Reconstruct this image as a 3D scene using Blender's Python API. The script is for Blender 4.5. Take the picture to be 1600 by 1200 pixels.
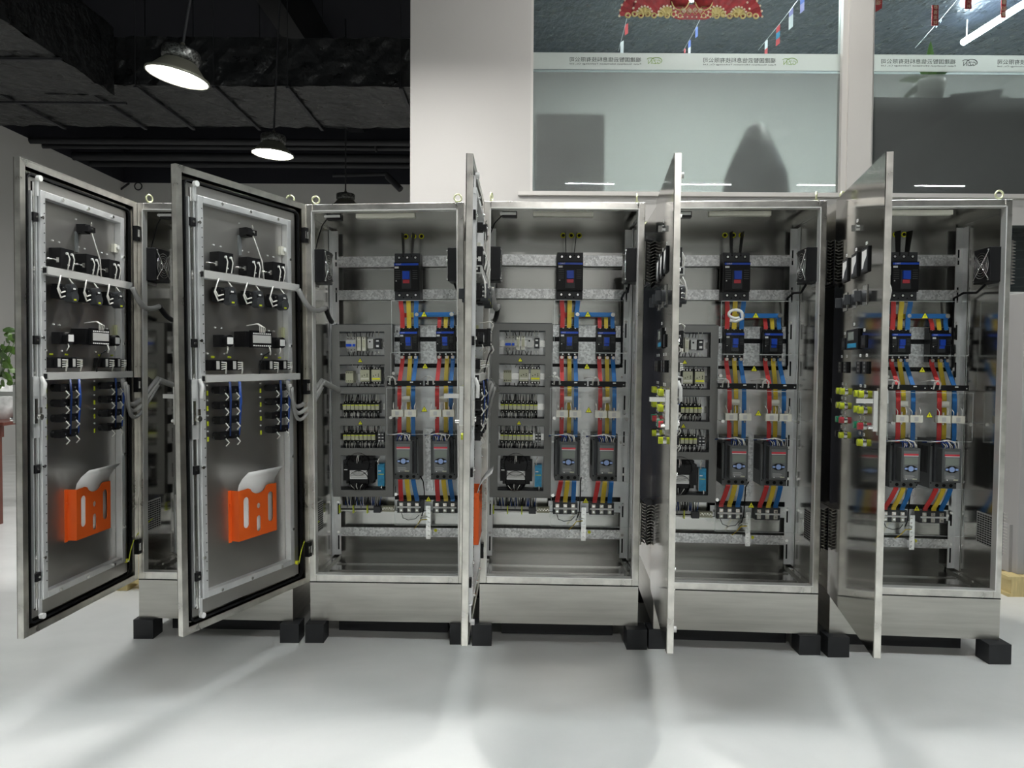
import bpy, bmesh, math, random
from mathutils import Vector, Matrix, Euler
random.seed(7)
D = bpy.data
for o in list(D.objects): D.objects.remove(o)
SC = bpy.context.scene
COL = SC.collection
PI = math.pi

# ------------------------------------------------------------------ camera
CH = 1.4173; PITCH = .0285; ROLL = .0063; F = 1112.5
cp, sp, cr, sr = math.cos(PITCH), math.sin(PITCH), math.cos(ROLL), math.sin(ROLL)
Rv = Vector((1, 0, 0)); Uv = Vector((0, sp, cp)); Fv = Vector((0, cp, -sp))
cx = Rv*cr + Uv*sr; cy = Uv*cr - Rv*sr; cz = -Fv
cam = D.cameras.new('camera'); camo = D.objects.new('camera', cam); COL.objects.link(camo)
camo.matrix_world = Matrix(((cx.x, cy.x, cz.x, 0), (cx.y, cy.y, cz.y, 0), (cx.z, cy.z, cz.z, CH), (0, 0, 0, 1)))
cam.sensor_width = 36; cam.lens = F/1600*36; cam.clip_start = .05; cam.clip_end = 100
SC.camera = camo
# ------------------------------------------------------------------ world, exposure, lamp strengths
W = D.worlds.new('world'); SC.world = W; W.use_nodes = True
W.node_tree.nodes['Background'].inputs[0].default_value = (.75, .85, 1, 1)
W.node_tree.nodes['Background'].inputs[1].default_value = .05
SC.view_settings.view_transform = 'Standard'; SC.view_settings.look = 'None'
SC.view_settings.gamma = 1; SC.view_settings.use_curve_mapping = False
SC.view_settings.exposure = 0.42
BAY = 70.0      # radiance of the high-bay lamp faces
BATTEN = 235.0    # radiance of the ceiling battens
OFFICE = 420.0    # office panel lights

def ray(px, py, Y=None, Z=None, X=None):
    dx = px-800; dy = 600-py
    sx = dx*cr-dy*sr; sy = dx*sr+dy*cr
    u = sy/F
    d = Vector((sx/F, cp+u*sp, -sp+u*cp)); o = Vector((0, 0, CH))
    t = Y/d.y if Y is not None else ((Z-CH)/d.z if Z is not None else X/d.x)
    return o+d*t

# ------------------------------------------------------------------ materials
def mat(name, col, rough=.5, metal=0., emit=0., spec=None, coat=0., noise=None, bump=None, vor=None, aniso=False):
    m = D.materials.new(name); m.use_nodes = True
    nt = m.node_tree; b = nt.nodes['Principled BSDF']
    c = tuple(col)+(1,) if len(col) == 3 else col
    b.inputs['Base Color'].default_value = c
    b.inputs['Roughness'].default_value = rough
    b.inputs['Metallic'].default_value = metal
    if spec is not None: b.inputs['Specular IOR Level'].default_value = spec
    if coat: b.inputs['Coat Weight'].default_value = coat; b.inputs['Coat Roughness'].default_value = .06
    if emit:
        b.inputs['Emission Color'].default_value = c; b.inputs['Emission Strength'].default_value = emit
    tc = nt.nodes.new('ShaderNodeTexCoord')
    if noise:   # (scale, amount, stretch xyz) base colour variation
        mp = nt.nodes.new('ShaderNodeMapping'); mp.inputs['Scale'].default_value = noise[2] if len(noise) > 2 else (1, 1, 1)
        nt.links.new(tc.outputs['Object'], mp.inputs[0])
        n = nt.nodes.new('ShaderNodeTexNoise'); n.inputs['Scale'].default_value = noise[0]; n.inputs['Detail'].default_value = 5
        nt.links.new(mp.outputs[0], n.inputs['Vector'])
        r = nt.nodes.new('ShaderNodeMapRange'); r.inputs[1].default_value = .25; r.inputs[2].default_value = .75
        r.inputs[3].default_value = 1-noise[1]; r.inputs[4].default_value = 1+noise[1]
        nt.links.new(n.outputs[0], r.inputs[0])
        x = nt.nodes.new('ShaderNodeVectorMath'); x.operation = 'SCALE'; x.inputs[0].default_value = c[:3]
        nt.links.new(r.outputs[0], x.inputs['Scale']); nt.links.new(x.outputs[0], b.inputs['Base Color'])
        r2 = nt.nodes.new('ShaderNodeMapRange'); r2.inputs[3].default_value = max(.02, rough*(1-noise[1])); r2.inputs[4].default_value = rough*(1+noise[1])
        nt.links.new(n.outputs[0], r2.inputs[0]); nt.links.new(r2.outputs[0], b.inputs['Roughness'])
    if vor:     # (scale, dark) spangle
        v = nt.nodes.new('ShaderNodeTexVoronoi'); v.inputs['Scale'].default_value = vor[0]
        nt.links.new(tc.outputs['Object'], v.inputs['Vector'])
        n = nt.nodes.new('ShaderNodeTexNoise'); n.inputs['Scale'].default_value = vor[0]*.06
        nt.links.new(tc.outputs['Object'], n.inputs['Vector'])
        sep = nt.nodes.new('ShaderNodeSeparateColor'); nt.links.new(v.outputs['Color'], sep.inputs[0])
        mx = nt.nodes.new('ShaderNodeMath'); mx.operation = 'MULTIPLY'
        nt.links.new(sep.outputs[0], mx.inputs[0]); nt.links.new(n.outputs[0], mx.inputs[1])
        r = nt.nodes.new('ShaderNodeMapRange'); r.inputs[1].default_value = 0; r.inputs[2].default_value = .5
        r.inputs[3].default_value = vor[1]; r.inputs[4].default_value = 1.1
        nt.links.new(mx.outputs[0], r.inputs[0])
        x = nt.nodes.new('ShaderNodeVectorMath'); x.operation = 'SCALE'; x.inputs[0].default_value = c[:3]
        nt.links.new(r.outputs[0], x.inputs['Scale']); nt.links.new(x.outputs[0], b.inputs['Base Color'])
    if bump:    # (scale, strength, distance, stretch)
        mp = nt.nodes.new('ShaderNodeMapping'); mp.inputs['Scale'].default_value = bump[3] if len(bump) > 3 else (1, 1, 1)
        nt.links.new(tc.outputs['Object'], mp.inputs[0])
        n = nt.nodes.new('ShaderNodeTexNoise'); n.inputs['Scale'].default_value = bump[0]; n.inputs['Detail'].default_value = 4
        nt.links.new(mp.outputs[0], n.inputs['Vector'])
        bp = nt.nodes.new('ShaderNodeBump'); bp.inputs['Strength'].default_value = bump[1]; bp.inputs['Distance'].default_value = bump[2]
        nt.links.new(n.outputs[0], bp.inputs['Height']); nt.links.new(bp.outputs[0], b.inputs['Normal'])
    return m
M = {}
M['steel'] = mat('brushed_steel', (.56, .545, .505), .3, 1, noise=(3, .12, (1, 1, 14)), bump=(60, .06, .002, (.03, 1, 6)))
M['steel_weld'] = mat('linished_steel', (.72, .70, .655), .3, 1, noise=(11, .3))
M['steel_side'] = mat('satin_steel', (.55, .54, .51), .17, 1, noise=(2, .06), bump=(1.2, .08, .01))
M['steel_dark'] = mat('polished_inner_steel', (.50, .50, .48), .2, 1, noise=(2, .1, (1, 1, 5)), bump=(1.1, .08, .01))
M['door_steel'] = mat('door_steel', (.27, .26, .235), .10, 1, noise=(1.5, .06), bump=(1., .05, .01))
M['panel_steel'] = mat('door_inner_steel', (.52, .51, .49), .38, 1, noise=(3, .1))
M['galv'] = mat('galvanised_steel', (.86, .87, .87), .36, .7, vor=(110, .62))
M['galv_plain'] = mat('zinc_plate', (.82, .83, .83), .36, .65, noise=(9, .12))
M['black'] = mat('black_plastic', (.007, .007, .008), .42, spec=.3)
M['rubber'] = mat('black_rubber', (.006, .006, .007), .6, spec=.2)
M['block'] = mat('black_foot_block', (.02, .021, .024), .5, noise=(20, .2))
M['dgrey'] = mat('dark_grey_plastic', (.045, .048, .052), .45, spec=.35)
M['grey'] = mat('grey_plastic', (.16, .17, .17), .45)
M['duct'] = mat('grey_trunking', (.175, .175, .165), .5, noise=(6, .05))
M['lgrey'] = mat('light_grey_plastic', (.5, .5, .48), .45)
M['beige'] = mat('beige_plastic', (.46, .46, .33), .5)
M['cream'] = mat('cream_plastic', (.68, .67, .58), .5)
M['white'] = mat('white_plastic', (.82, .82, .8), .4)
M['paper'] = mat('paper', (.88, .88, .87), .7)
M['wirew'] = mat('white_wire', (.8, .79, .74), .45)
M['wireb'] = mat('blue_wire', (.02, .07, .32), .4)
M['blue'] = mat('blue_heatshrink', (.02, .18, .52), .4)
M['toggle'] = mat('blue_toggle', (.01, .08, .6), .35)
M['psu'] = mat('cyan_blue_case', (.02, .26, .46), .4, noise=(60, .3))
M['red'] = mat('red_heatshrink', (.66, .04, .04), .4)
M['yellow'] = mat('yellow_heatshrink', (.78, .57, .04), .4)
M['warn'] = mat('warning_yellow', (.85, .85, .02), .4)
M['lime'] = mat('lime_lens', (.62, .7, .04), .2)
M['green'] = mat('green_lens', (.02, .28, .14), .25)
M['redlens'] = mat('red_lens', (.6, .06, .08), .25)
M['orange'] = mat('orange_plastic', (.86, .13, .015), .4)
M['chrome'] = mat('zinc_bright', (.85, .85, .83), .22, 1)
M['lip'] = mat('bright_folded_lip', (.88, .87, .84), .35, .55)
M['copper'] = mat('tinned_lug', (.8, .72, .66), .3, 1)
M['gold'] = mat('yellow_zinc', (.78, .80, .52), .3, .9)
M['screen'] = mat('grey_lcd', (.22, .25, .22), .2)
M['ssgrey'] = mat('starter_grey', (.095, .10, .10), .42, spec=.35)
M['pad'] = mat('blue_keypad', (.30, .42, .72), .35)
M['sleeve'] = mat('spiral_wrap', (.38, .38, .37), .35, .2, bump=(220, .6, .004))
M['wall'] = mat('white_wall_paint', (.46, .445, .425), .6, noise=(2, .02))
M['wall2'] = mat('grey_white_wall', (.60, .60, .58), .65, noise=(1, .03))
M['trim'] = mat('white_trim', (.54, .52, .49), .5)
M['ceil'] = mat('black_ceiling_paint', (.012, .013, .02), .8)
M['pipe'] = mat('black_pipe_paint', (.022, .023, .027), .6)
M['wood'] = mat('dark_red_wood', (.11, .03, .02), .35, noise=(8, .3, (1, 8, 1)))
M['pine'] = mat('pine_wood', (.62, .50, .24), .6, noise=(8, .2, (8, 1, 1)))
M['leaf'] = mat('leaf_green', (.10, .19, .04), .4)
M['leaf2'] = mat('dark_leaf', (.05, .10, .025), .35)
M['vase'] = mat('marbled_vase', (.55, .56, .55), .2, noise=(9, .5), coat=.5)
M['gpanel'] = mat('grey_painted_panel', (.38, .37, .36), .4)
M['lampm'] = mat('lamp_grey_metal', (.20, .20, .16), .4, .5)
M['lampcell'] = mat('lamp_heatsink', (.24, .25, .24), .35, .8, vor=(90, .1))
M['emit'] = mat('lamp_diffuser', (1, .985, .96), .4, emit=BAY)
M['emit1'] = mat('lamp_diffuser_bright', (1, .985, .96), .4, emit=BAY*4.6)
M['emit2'] = mat('batten_diffuser', (.95, 1, 1), .4, emit=BATTEN)
M['emit3'] = mat('office_panel', (.95, 1, .97), .4, emit=OFFICE*.3)
M['tube'] = mat('office_tube', (.80, .9, 1), .4, emit=OFFICE*.28)
M['fanred'] = mat('red_paper', (.34, .012, .016), .6, noise=(30, .3))
M['fangold'] = mat('gold_print', (.62, .40, .15), .45)
M['pinkt'] = mat('pale_gold_print', (.72, .48, .34), .5)
M['flagw'] = mat('white_flag', (.7, .72, .75), .7)
M['flagb'] = mat('blue_flag', (.05, .12, .5), .7)
M['flagr'] = mat('red_flag', (.6, .04, .05), .7)
M['flagp'] = mat('violet_flag', (.3, .28, .6), .7)
M['ink'] = mat('black_print', (.015, .016, .015), .6)
M['inkg'] = mat('green_print', (.16, .26, .04), .6)
M['towel'] = mat('tan_card', (.42, .24, .1), .7)
M['chip'] = mat('wood_chips', (.62, .46, .2), .8, noise=(40, .5))

# insulated duct foil: dark, wrinkled, glinting
m = mat('black_foil', (.016, .017, .018), .3, .0, bump=(6, .8, .05), noise=(5, .3)); M['foil'] = m
# floor: pale epoxy with faint marbling
def floor_mat():
    m = D.materials.new('pale_epoxy_floor'); m.use_nodes = True; nt = m.node_tree; b = nt.nodes['Principled BSDF']
    tc = nt.nodes.new('ShaderNodeTexCoord')
    mp = nt.nodes.new('ShaderNodeMapping'); mp.inputs['Scale'].default_value = (1, 1.8, 1); nt.links.new(tc.outputs['Object'], mp.inputs[0])
    n = nt.nodes.new('ShaderNodeTexNoise'); n.inputs['Scale'].default_value = 1.1; n.inputs['Detail'].default_value = 7; n.inputs['Distortion'].default_value = 1.6
    nt.links.new(mp.outputs[0], n.inputs['Vector'])
    r = nt.nodes.new('ShaderNodeValToRGB')
    e = r.color_ramp.elements; e[0].position = .3; e[0].color = (.76, .775, .76, 1); e[1].position = .72; e[1].color = (.84, .85, .835, 1)
    nt.links.new(n.outputs[0], r.inputs[0]); nt.links.new(r.outputs[0], b.inputs['Base Color'])
    n2 = nt.nodes.new('ShaderNodeTexNoise'); n2.inputs['Scale'].default_value = 3; n2.inputs['Detail'].default_value = 6
    nt.links.new(mp.outputs[0], n2.inputs['Vector'])
    r2 = nt.nodes.new('ShaderNodeMapRange'); r2.inputs[1].default_value = .3; r2.inputs[2].default_value = .8; r2.inputs[3].default_value = .14; r2.inputs[4].default_value = .24
    nt.links.new(n2.outputs[0], r2.inputs[0]); nt.links.new(r2.outputs[0], b.inputs['Roughness'])
    bp = nt.nodes.new('ShaderNodeBump'); bp.inputs['Strength'].default_value = .06; bp.inputs['Distance'].default_value = .02
    n3 = nt.nodes.new('ShaderNodeTexNoise'); n3.inputs['Scale'].default_value = 5; n3.inputs['Detail'].default_value = 3
    nt.links.new(tc.outputs['Object'], n3.inputs['Vector']); nt.links.new(n3.outputs[0], bp.inputs['Height'])
    nt.links.new(bp.outputs[0], b.inputs['Normal'])
    b.inputs['Specular IOR Level'].default_value = .55
    return m
M['floor'] = floor_mat()
# clear acrylic / glass sheet: transparent with fresnel reflection
def sheet_mat(name, tint, ior=1.45, rough=.02):
    m = D.materials.new(name); m.use_nodes = True; nt = m.node_tree
    for n in list(nt.nodes):
        if n.type == 'BSDF_PRINCIPLED': nt.nodes.remove(n)
    out = [n for n in nt.nodes if n.type == 'OUTPUT_MATERIAL'][0]
    t = nt.nodes.new('ShaderNodeBsdfTransparent'); t.inputs[0].default_value = tint+(1,)
    g = nt.nodes.new('ShaderNodeBsdfGlossy'); g.inputs['Roughness'].default_value = rough
    lw = nt.nodes.new('ShaderNodeFresnel'); lw.inputs[0].default_value = ior
    mx = nt.nodes.new('ShaderNodeMixShader')
    nt.links.new(lw.outputs[0], mx.inputs[0]); nt.links.new(t.outputs[0], mx.inputs[1]); nt.links.new(g.outputs[0], mx.inputs[2])
    nt.links.new(mx.outputs[0], out.inputs[0]); return m
M['acrylic'] = sheet_mat('clear_acrylic', (.985, .99, .99), 1.18)
M['edge'] = mat('acrylic_lit_edge', (.72, .76, .75), .25)  # pale colour stands in for light caught by the sheet edges
M['glass'] = sheet_mat('window_glass', (.86, .92, .92))
def frost_mat(name, col, clear, rough):
    m = D.materials.new(name); m.use_nodes = True; nt = m.node_tree; b = nt.nodes['Principled BSDF']
    out = [n for n in nt.nodes if n.type == 'OUTPUT_MATERIAL'][0]
    b.inputs['Base Color'].default_value = col+(1,); b.inputs['Roughness'].default_value = .6
    b.inputs['Coat Weight'].default_value = 1; b.inputs['Coat Roughness'].default_value = .01; b.inputs['Coat IOR'].default_value = 1.5
    tr = nt.nodes.new('ShaderNodeBsdfTranslucent'); tr.inputs[0].default_value = col+(1,)
    rf = nt.nodes.new('ShaderNodeBsdfRefraction'); rf.inputs['Roughness'].default_value = rough; rf.inputs['IOR'].default_value = 1.3
    rf.inputs[0].default_value = (.84, .88, .86, 1)
    m1 = nt.nodes.new('ShaderNodeMixShader'); m1.inputs[0].default_value = clear
    m2 = nt.nodes.new('ShaderNodeMixShader'); m2.inputs[0].default_value = .65
    nt.links.new(tr.outputs[0], m1.inputs[1]); nt.links.new(rf.outputs[0], m1.inputs[2])
    nt.links.new(b.outputs[0], m2.inputs[1]); nt.links.new(m1.outputs[0], m2.inputs[2])
    nt.links.new(m2.outputs[0], out.inputs[0]); return m
M['frost'] = frost_mat('frosted_film', (.19, .20, .195), .8, .25)
M['band'] = frost_mat('pale_film_band', (.50, .52, .50), .3, .5)

# ------------------------------------------------------------------ mesh builder
class MB:
    def __init__(s, dz=0.): s.v = []; s.f = []; s.mi = []; s.mats = []; s.sm = []; s.dz = dz
    def m(s, k):
        if k not in s.mats: s.mats.append(k)
        return s.mats.index(k)
    def add(s, vs, fs, k, smooth=False):
        b = len(s.v); s.v += [(x, y, z+s.dz) for x, y, z in vs]; i = s.m(k)
        for f in fs: s.f.append([q+b for q in f]); s.mi.append(i); s.sm.append(smooth)
        return s
    def box(s, x0, x1, y0, y1, z0, z1, k):
        vs = [(x, y, z) for z in (z0, z1) for y in (y0, y1) for x in (x0, x1)]
        return s.add(vs, [(0, 2, 3, 1), (4, 5, 7, 6), (0, 1, 5, 4), (2, 6, 7, 3), (0, 4, 6, 2), (1, 3, 7, 5)], k)
    def cb(s, x, y, z, w, d, h, k): return s.box(x-w/2, x+w/2, y-d/2, y+d/2, z-h/2, z+h/2, k)
    def prism(s, pts, a, b, axis, k):
        n = len(pts)
        mp = {'x': lambda p, t: (t, p[0], p[1]), 'y': lambda p, t: (p[0], t, p[1]), 'z': lambda p, t: (p[0], p[1], t)}[axis]
        vs = [mp(p, a) for p in pts]+[mp(p, b) for p in pts]
        fs = [tuple(range(n))[::-1], tuple(range(n, 2*n))]+[(i, (i+1) % n, n+(i+1) % n, n+i) for i in range(n)]
        return s.add(vs, fs, k)
    def cyl(s, p0, p1, r, k, n=12, r1=None, caps=True, smooth=True):
        p0 = Vector(p0); p1 = Vector(p1); d = (p1-p0).normalized(); r1 = r if r1 is None else r1
        a = d.orthogonal().normalized(); b = d.cross(a)
        vs = []
        for p, q in ((p0, r), (p1, r1)):
            for i in range(n):
                t = 2*PI*i/n; vs.append(tuple(p+a*q*math.cos(t)+b*q*math.sin(t)))
        s.add(vs, [(i, (i+1) % n, n+(i+1) % n, n+i) for i in range(n)], k, smooth)
        if caps: s.add(vs, [tuple(range(n))[::-1], tuple(range(n, 2*n))], k)
        return s
    def tube(s, pts, r, k, n=6):
        P = [Vector(p) for p in pts]; vs = []; pa = None
        for i, p in enumerate(P):
            d = (P[min(i+1, len(P)-1)]-P[max(i-1, 0)]).normalized()
            a = d.orthogonal().normalized() if pa is None else (pa-d*pa.dot(d)).normalized()
            pa = a; b = d.cross(a)
            vs += [tuple(p+a*r*math.cos(2*PI*j/n)+b*r*math.sin(2*PI*j/n)) for j in range(n)]
        fs = [(i*n+j, i*n+(j+1) % n, (i+1)*n+(j+1) % n, (i+1)*n+j) for i in range(len(P)-1) for j in range(n)]
        fs += [tuple(range(n))[::-1], tuple(range((len(P)-1)*n, len(P)*n))]
        return s.add(vs, fs, k, True)
    def lathe(s, prof, c, k, n=24, axis='z'):
        vs = []
        for r, z in prof:
            for i in range(n):
                t = 2*PI*i/n; x, y = r*math.cos(t), r*math.sin(t)
                vs.append({'z': (c[0]+x, c[1]+y, c[2]+z), 'y': (c[0]+x, c[1]+z, c[2]+y), 'x': (c[0]+z, c[1]+x, c[2]+y)}[axis])
        fs = [(i*n+j, i*n+(j+1) % n, (i+1)*n+(j+1) % n, (i+1)*n+j) for i in range(len(prof)-1) for j in range(n)]
        return s.add(vs, fs, k, True)
    def torus(s, c, R, r, k, axis='y', n=20, m_=8):
        vs = []
        for i in range(n):
            t = 2*PI*i/n
            for j in range(m_):
                q = 2*PI*j/m_; a = (R+r*math.cos(q)); x, y, z = a*math.cos(t), a*math.sin(t), r*math.sin(q)
                vs.append({'y': (c[0]+x, c[1]+z, c[2]+y), 'z': (c[0]+x, c[1]+y, c[2]+z), 'x': (c[0]+z, c[1]+x, c[2]+y)}[axis])
        return s.add(vs, [(i*m_+j, ((i+1) % n)*m_+j, ((i+1) % n)*m_+(j+1) % m_, i*m_+(j+1) % m_) for i in range(n) for j in range(m_)], k, True)
    def strip(s, pts, w, t, k):
        """flat bar: ribbon through pts, width w along x, thickness t"""
        P = [Vector(p) for p in pts]; vs = []
        for i, p in enumerate(P):
            d = (P[min(i+1, len(P)-1)]-P[max(i-1, 0)]).normalized()
            nrm = d.cross(Vector((1, 0, 0))).normalized() if abs(d.x) < .95 else Vector((0, 1, 0))
            wd = Vector((1, 0, 0)) if abs(d.x) < .95 else Vector((0, 0, 1))
            for a, b in ((-1, -1), (1, -1), (1, 1), (-1, 1)): vs.append(tuple(p+wd*a*w/2+nrm*b*t/2))
        fs = [(i*4+j, i*4+(j+1) % 4, i*4+4+(j+1) % 4, i*4+4+j) for i in range(len(P)-1) for j in range(4)]
        n = (len(P)-1)*4; fs += [(3, 2, 1, 0), (n, n+1, n+2, n+3)]
        return s.add(vs, fs, k)
    def mesh(s, name):
        me = D.meshes.new(name); me.from_pydata(s.v, [], s.f)
        for k in s.mats: me.materials.append(M[k])
        me.polygons.foreach_set('material_index', s.mi); me.polygons.foreach_set('use_smooth', s.sm)
        bm = bmesh.new(); bm.from_mesh(me); bmesh.ops.recalc_face_normals(bm, faces=bm.faces); bm.to_mesh(me); bm.free()
        me.update(); return me
    def build(s, name, parent=None, bevel=0.):
        o = D.objects.new(name, s.mesh(name)); COL.objects.link(o)
        if parent: o.parent = parent
        if bevel:
            b = o.modifiers.new('bevel', 'BEVEL'); b.width = bevel; b.segments = 2; b.limit_method = 'ANGLE'; b.harden_normals = False
        return o
def tag(o, label=None, cat=None, group=None, kind=None):
    if label: o['label'] = label
    if cat: o['category'] = cat
    if group: o['group'] = group
    if kind: o['kind'] = kind
    return o
def empty(name, loc=(0, 0, 0), rot=(0, 0, 0)):
    o = D.objects.new(name, None); COL.objects.link(o); o.location = loc; o.rotation_euler = rot; o.empty_display_size = .05; return o
def copy_tree(o, parent=None):
    c = o.copy(); COL.objects.link(c); c.parent = parent
    for ch in list(o.children): copy_tree(ch, c)
    return c
def struct(o, label=None, cat=None):
    o['kind'] = 'structure'
    if label: o['label'] = label
    if cat: o['category'] = cat
    return o
def curve_mesh(name, setup, mk):
    """2D curve (outer + holes, or text) turned into a mesh lying in XY, extruded along Z"""
    cu = setup(); ob = D.objects.new('tmp', cu); COL.objects.link(ob)
    bpy.context.view_layer.update()
    dg = bpy.context.evaluated_depsgraph_get()
    me = D.meshes.new_from_object(ob.evaluated_get(dg)); me.name = name
    D.objects.remove(ob); D.curves.remove(cu)
    me.materials.clear(); me.materials.append(M[mk]); return me
def plate_mesh(name, loops, t, mk):
    def su():
        cu = D.curves.new('c', 'CURVE'); cu.dimensions = '2D'; cu.fill_mode = 'BOTH'; cu.extrude = t/2
        for lp in loops:
            sp_ = cu.splines.new('POLY'); sp_.points.add(len(lp)-1)
            for i, p in enumerate(lp): sp_.points[i].co = (p[0], p[1], 0, 1)
            sp_.use_cyclic_u = True
        return cu
    return curve_mesh(name, su, mk)
def text_mesh(name, body, size, mk, ext=.0005, align='CENTER', w=1.):
    def su():
        cu = D.curves.new('t', 'FONT'); cu.body = body; cu.size = size; cu.extrude = ext; cu.align_x = align; cu.align_y = 'CENTER'
        cu.resolution_u = 2; cu.space_character = w; return cu
    return curve_mesh(name, su, mk)
def place(me, name, parent, loc, rot=(PI/2, 0, 0), scale=(1, 1, 1)):
    o = D.objects.new(name, me); COL.objects.link(o); o.parent = parent; o.location = loc; o.rotation_euler = rot; o.scale = scale; return o
def bake(me, mtx, dz=0):
    me.transform(mtx); return me
def slot(x, z0, z1, r, n=8):
    pts = [(x+r*math.cos(a), z1-r+r*math.sin(a)) for a in [PI*i/n for i in range(n+1)]]
    pts += [(x+r*math.cos(a), z0+r+r*math.sin(a)) for a in [PI+PI*i/n for i in range(n+1)]]
    return pts
RX = Matrix.Rotation(PI/2, 4, 'X')

# ================================================================== SETTING
YW = 6.0                       # office front wall plane
XL, XR, YB, YF, ZC = -7.6, 9.0, 14.0, -5.0, 6.6
XP = ray(641, 200, Y=YW).x     # left edge of the white pillar wall
f = MB().box(XL-.1, XR+.1, YF-.1, YB+.1, -.1, 0, 'floor').build('floor'); struct(f)
f = MB().box(XL-.1, XR+.1, YF-.1, YB+.1, ZC, ZC+.1, 'ceil').build('ceiling'); struct(f)
ZT = 4.9
struct(MB().box(XL-.15, XL, YF, YB, 0, ZT, 'wall2').box(XL-.15, XL, YF, YB, ZT, ZC, 'ceil').build('wall_left'))
struct(MB().box(XL, XP, YB, YB+.15, 0, ZT, 'wall2').box(XL, XP, YB, YB+.15, ZT, ZC, 'ceil').build('wall_back'))
struct(MB().box(XR, XR+.15, YF, YB, 0, ZC, 'wall2').build('wall_right'))
struct(MB().box(XL, XR, YF-.15, YF, 0, 3.6, 'wall2').box(XL, XR, YF-.15, YF, 3.6, ZC, 'ceil').build('wall_front'))
# office front wall with two window openings
g0 = ray(829, 200, Y=YW).x; g1 = ray(1323, 200, Y=YW).x; g2 = ray(1360, 200, Y=YW).x; g3 = g2+(g1-g0)
zs = ray(1080, 302, Y=YW).z; zw0 = ray(1590, 352, Y=YW).z; zfr = ray(1080, 110, Y=YW).z; zb0 = ray(1080, 106, Y=YW).z; zb1 = ray(1080, 79.5, Y=YW).z
zg1 = 5.6; zdk = ray(1590, 456, Y=YW).z
w = MB()
w.box(XP, g0, YW, YW+.12, zw0, ZC, 'wall'); w.box(g1, g2, YW-.02, YW+.12, zs, ZC, 'trim'); w.box(g3, XR, YW, YW+.12, zs, ZC, 'wall')
w.box(g0, XR, YW, YW+.12, zw0, zs, 'wall'); w.box(g0, g3, YW, YW+.12, zg1, ZC, 'wall')
xd = ray(1571, 500, Y=YW).x
w.box(xd, XR, YW, YW+.12, 0, zdk, 'wall2'); w.box(XP, xd, YW+.5, YW+.6, 0, zw0, 'ceil'); w.box(xd-.02, xd, YW, YW+.5, 0, zdk, 'ceil')
w.box(XP, XP+.12, YW+.12, YB, 0, ZC, 'wall'); w.box(XP, XP+.12, YW, YW+.12, 0, zw0, 'wall')
w.box(xd, XR, YW+.5, YW+.6, zdk, zw0, 'ceil'); w.box(XP, XR, YW+.12, YW+.6, zw0, zw0+.04, 'ceil')
struct(w.build('wall_office'))
t = MB().box(g0-.1, g3, YW-.035, YW, zs-.03, zs, 'trim').build('trim_1'); struct(t)
# dark glazed strip under the office; grey strips painted in for slanting reflections
lw_ = MB(); lw_.box(g0, XR, YW+.02, YW+.03, zdk, zw0, 'glass')
for i in range(7):
    z = zdk+(zw0-zdk)*(i+.5)/7
    lw_.add([(3.4, YW+.3, z-.03), (6.6, YW+.3, z+.16), (6.6, YW+.3, z+.17), (3.4, YW+.3, z-.02)], [(0, 1, 2, 3)], 'dgrey')
struct(lw_.build('window_3'))

def window(name, a, b):
    root = empty(name, (a, YW, zs)); struct(root)
    X = lambda x: x-a
    fr = MB()
    for x0, x1 in ((a, a+.02), (b-.045, b)): fr.box(X(x0), X(x1), .0, .09, 0, zg1-zs, 'trim')
    fr.box(0, X(b), 0, .09, 0, .012, 'trim'); fr.box(0, X(b), 0, .09, zg1-zs-.03, zg1-zs, 'trim')
    fr.build('window_frame', root)
    MB().box(.02, X(b)-.045, .045, .053, 0.012, zfr-zs, 'frost').build('frosted_pane', root)
    MB().box(.02, X(b)-.045, .045, .053, zb0-zs, zb1-zs, 'band').build('film_band', root)
    cl = MB().box(.02, X(b)-.045, .045, .053, zb1-zs, zg1-zs-.03, 'glass').box(.02, X(b)-.045, .045, .053, zfr-zs, zb0-zs, 'glass').build('clear_pane', root)
    return root
win1 = window('window_1', g0, g1); win2 = window('window_2', g2, g3)
# printed company line on the film band, seen from behind so it reads mirrored
zh = (zb0+zb1)/2
def company(root, x_text_c, x_logo_c, wtext, green, x0):
    me = text_mesh('company_name', '福建国智云信息科技有限公司', .05, 'ink')
    def fit(me, wd, hgt):
        xs = [v.co.x for v in me.vertices]; zz = [v.co.y for v in me.vertices]
        sx = wd/(max(xs)-min(xs)); sy = hgt/(max(zz)-min(zz)); cxx = (max(xs)+min(xs))/2; cyy = (max(zz)+min(zz))/2
        for v in me.vertices: v.co = (-(v.co.x-cxx)*sx, (v.co.y-cyy)*sy, v.co.z)   # mirrored
        me.flip_normals()
    fit(me, wtext, .040); place(me, 'company_name', root, (x_text_c-x0, .040, zh-zs+.012))
    me = text_mesh('company_subtitle', 'Fujian Guozhiyun Information Technology Co., Ltd', .02, 'ink')
    fit(me, wtext, .016); place(me, 'company_subtitle', root, (x_text_c-x0, .040, zh-zs-.026))
    k = 'inkg' if green else 'ink'
    me = text_mesh('company_logo', 'GZiN', .05, k); fit(me, .105, .035); place(me, 'company_logo', root, (x_logo_c-x0, .040, zh-zs-.006))
    ml = MB(); pts = []
    for i in range(15):
        a = -.5+PI*1.15*i/14; pts.append((.03+.045*math.cos(a)-.012, 0, .028*math.sin(a)+.004))
    ml.tube(pts, .003, k, 5); pts = [(-.012-.02-.03*math.cos(a), 0, .012+.016*math.sin(a)) for a in [PI*.1+PI*.8*i/8 for i in range(9)]]
    ml.tube(pts, .0025, k, 5)
    o = ml.build('company_logo', root); o.location = (x_logo_c-x0, .040, zh-zs)
xx = lambda px: ray(px, 93, Y=YW).x
company(win1, xx(947), xx(1024), xx(1003)-xx(891), True, g0)
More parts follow.
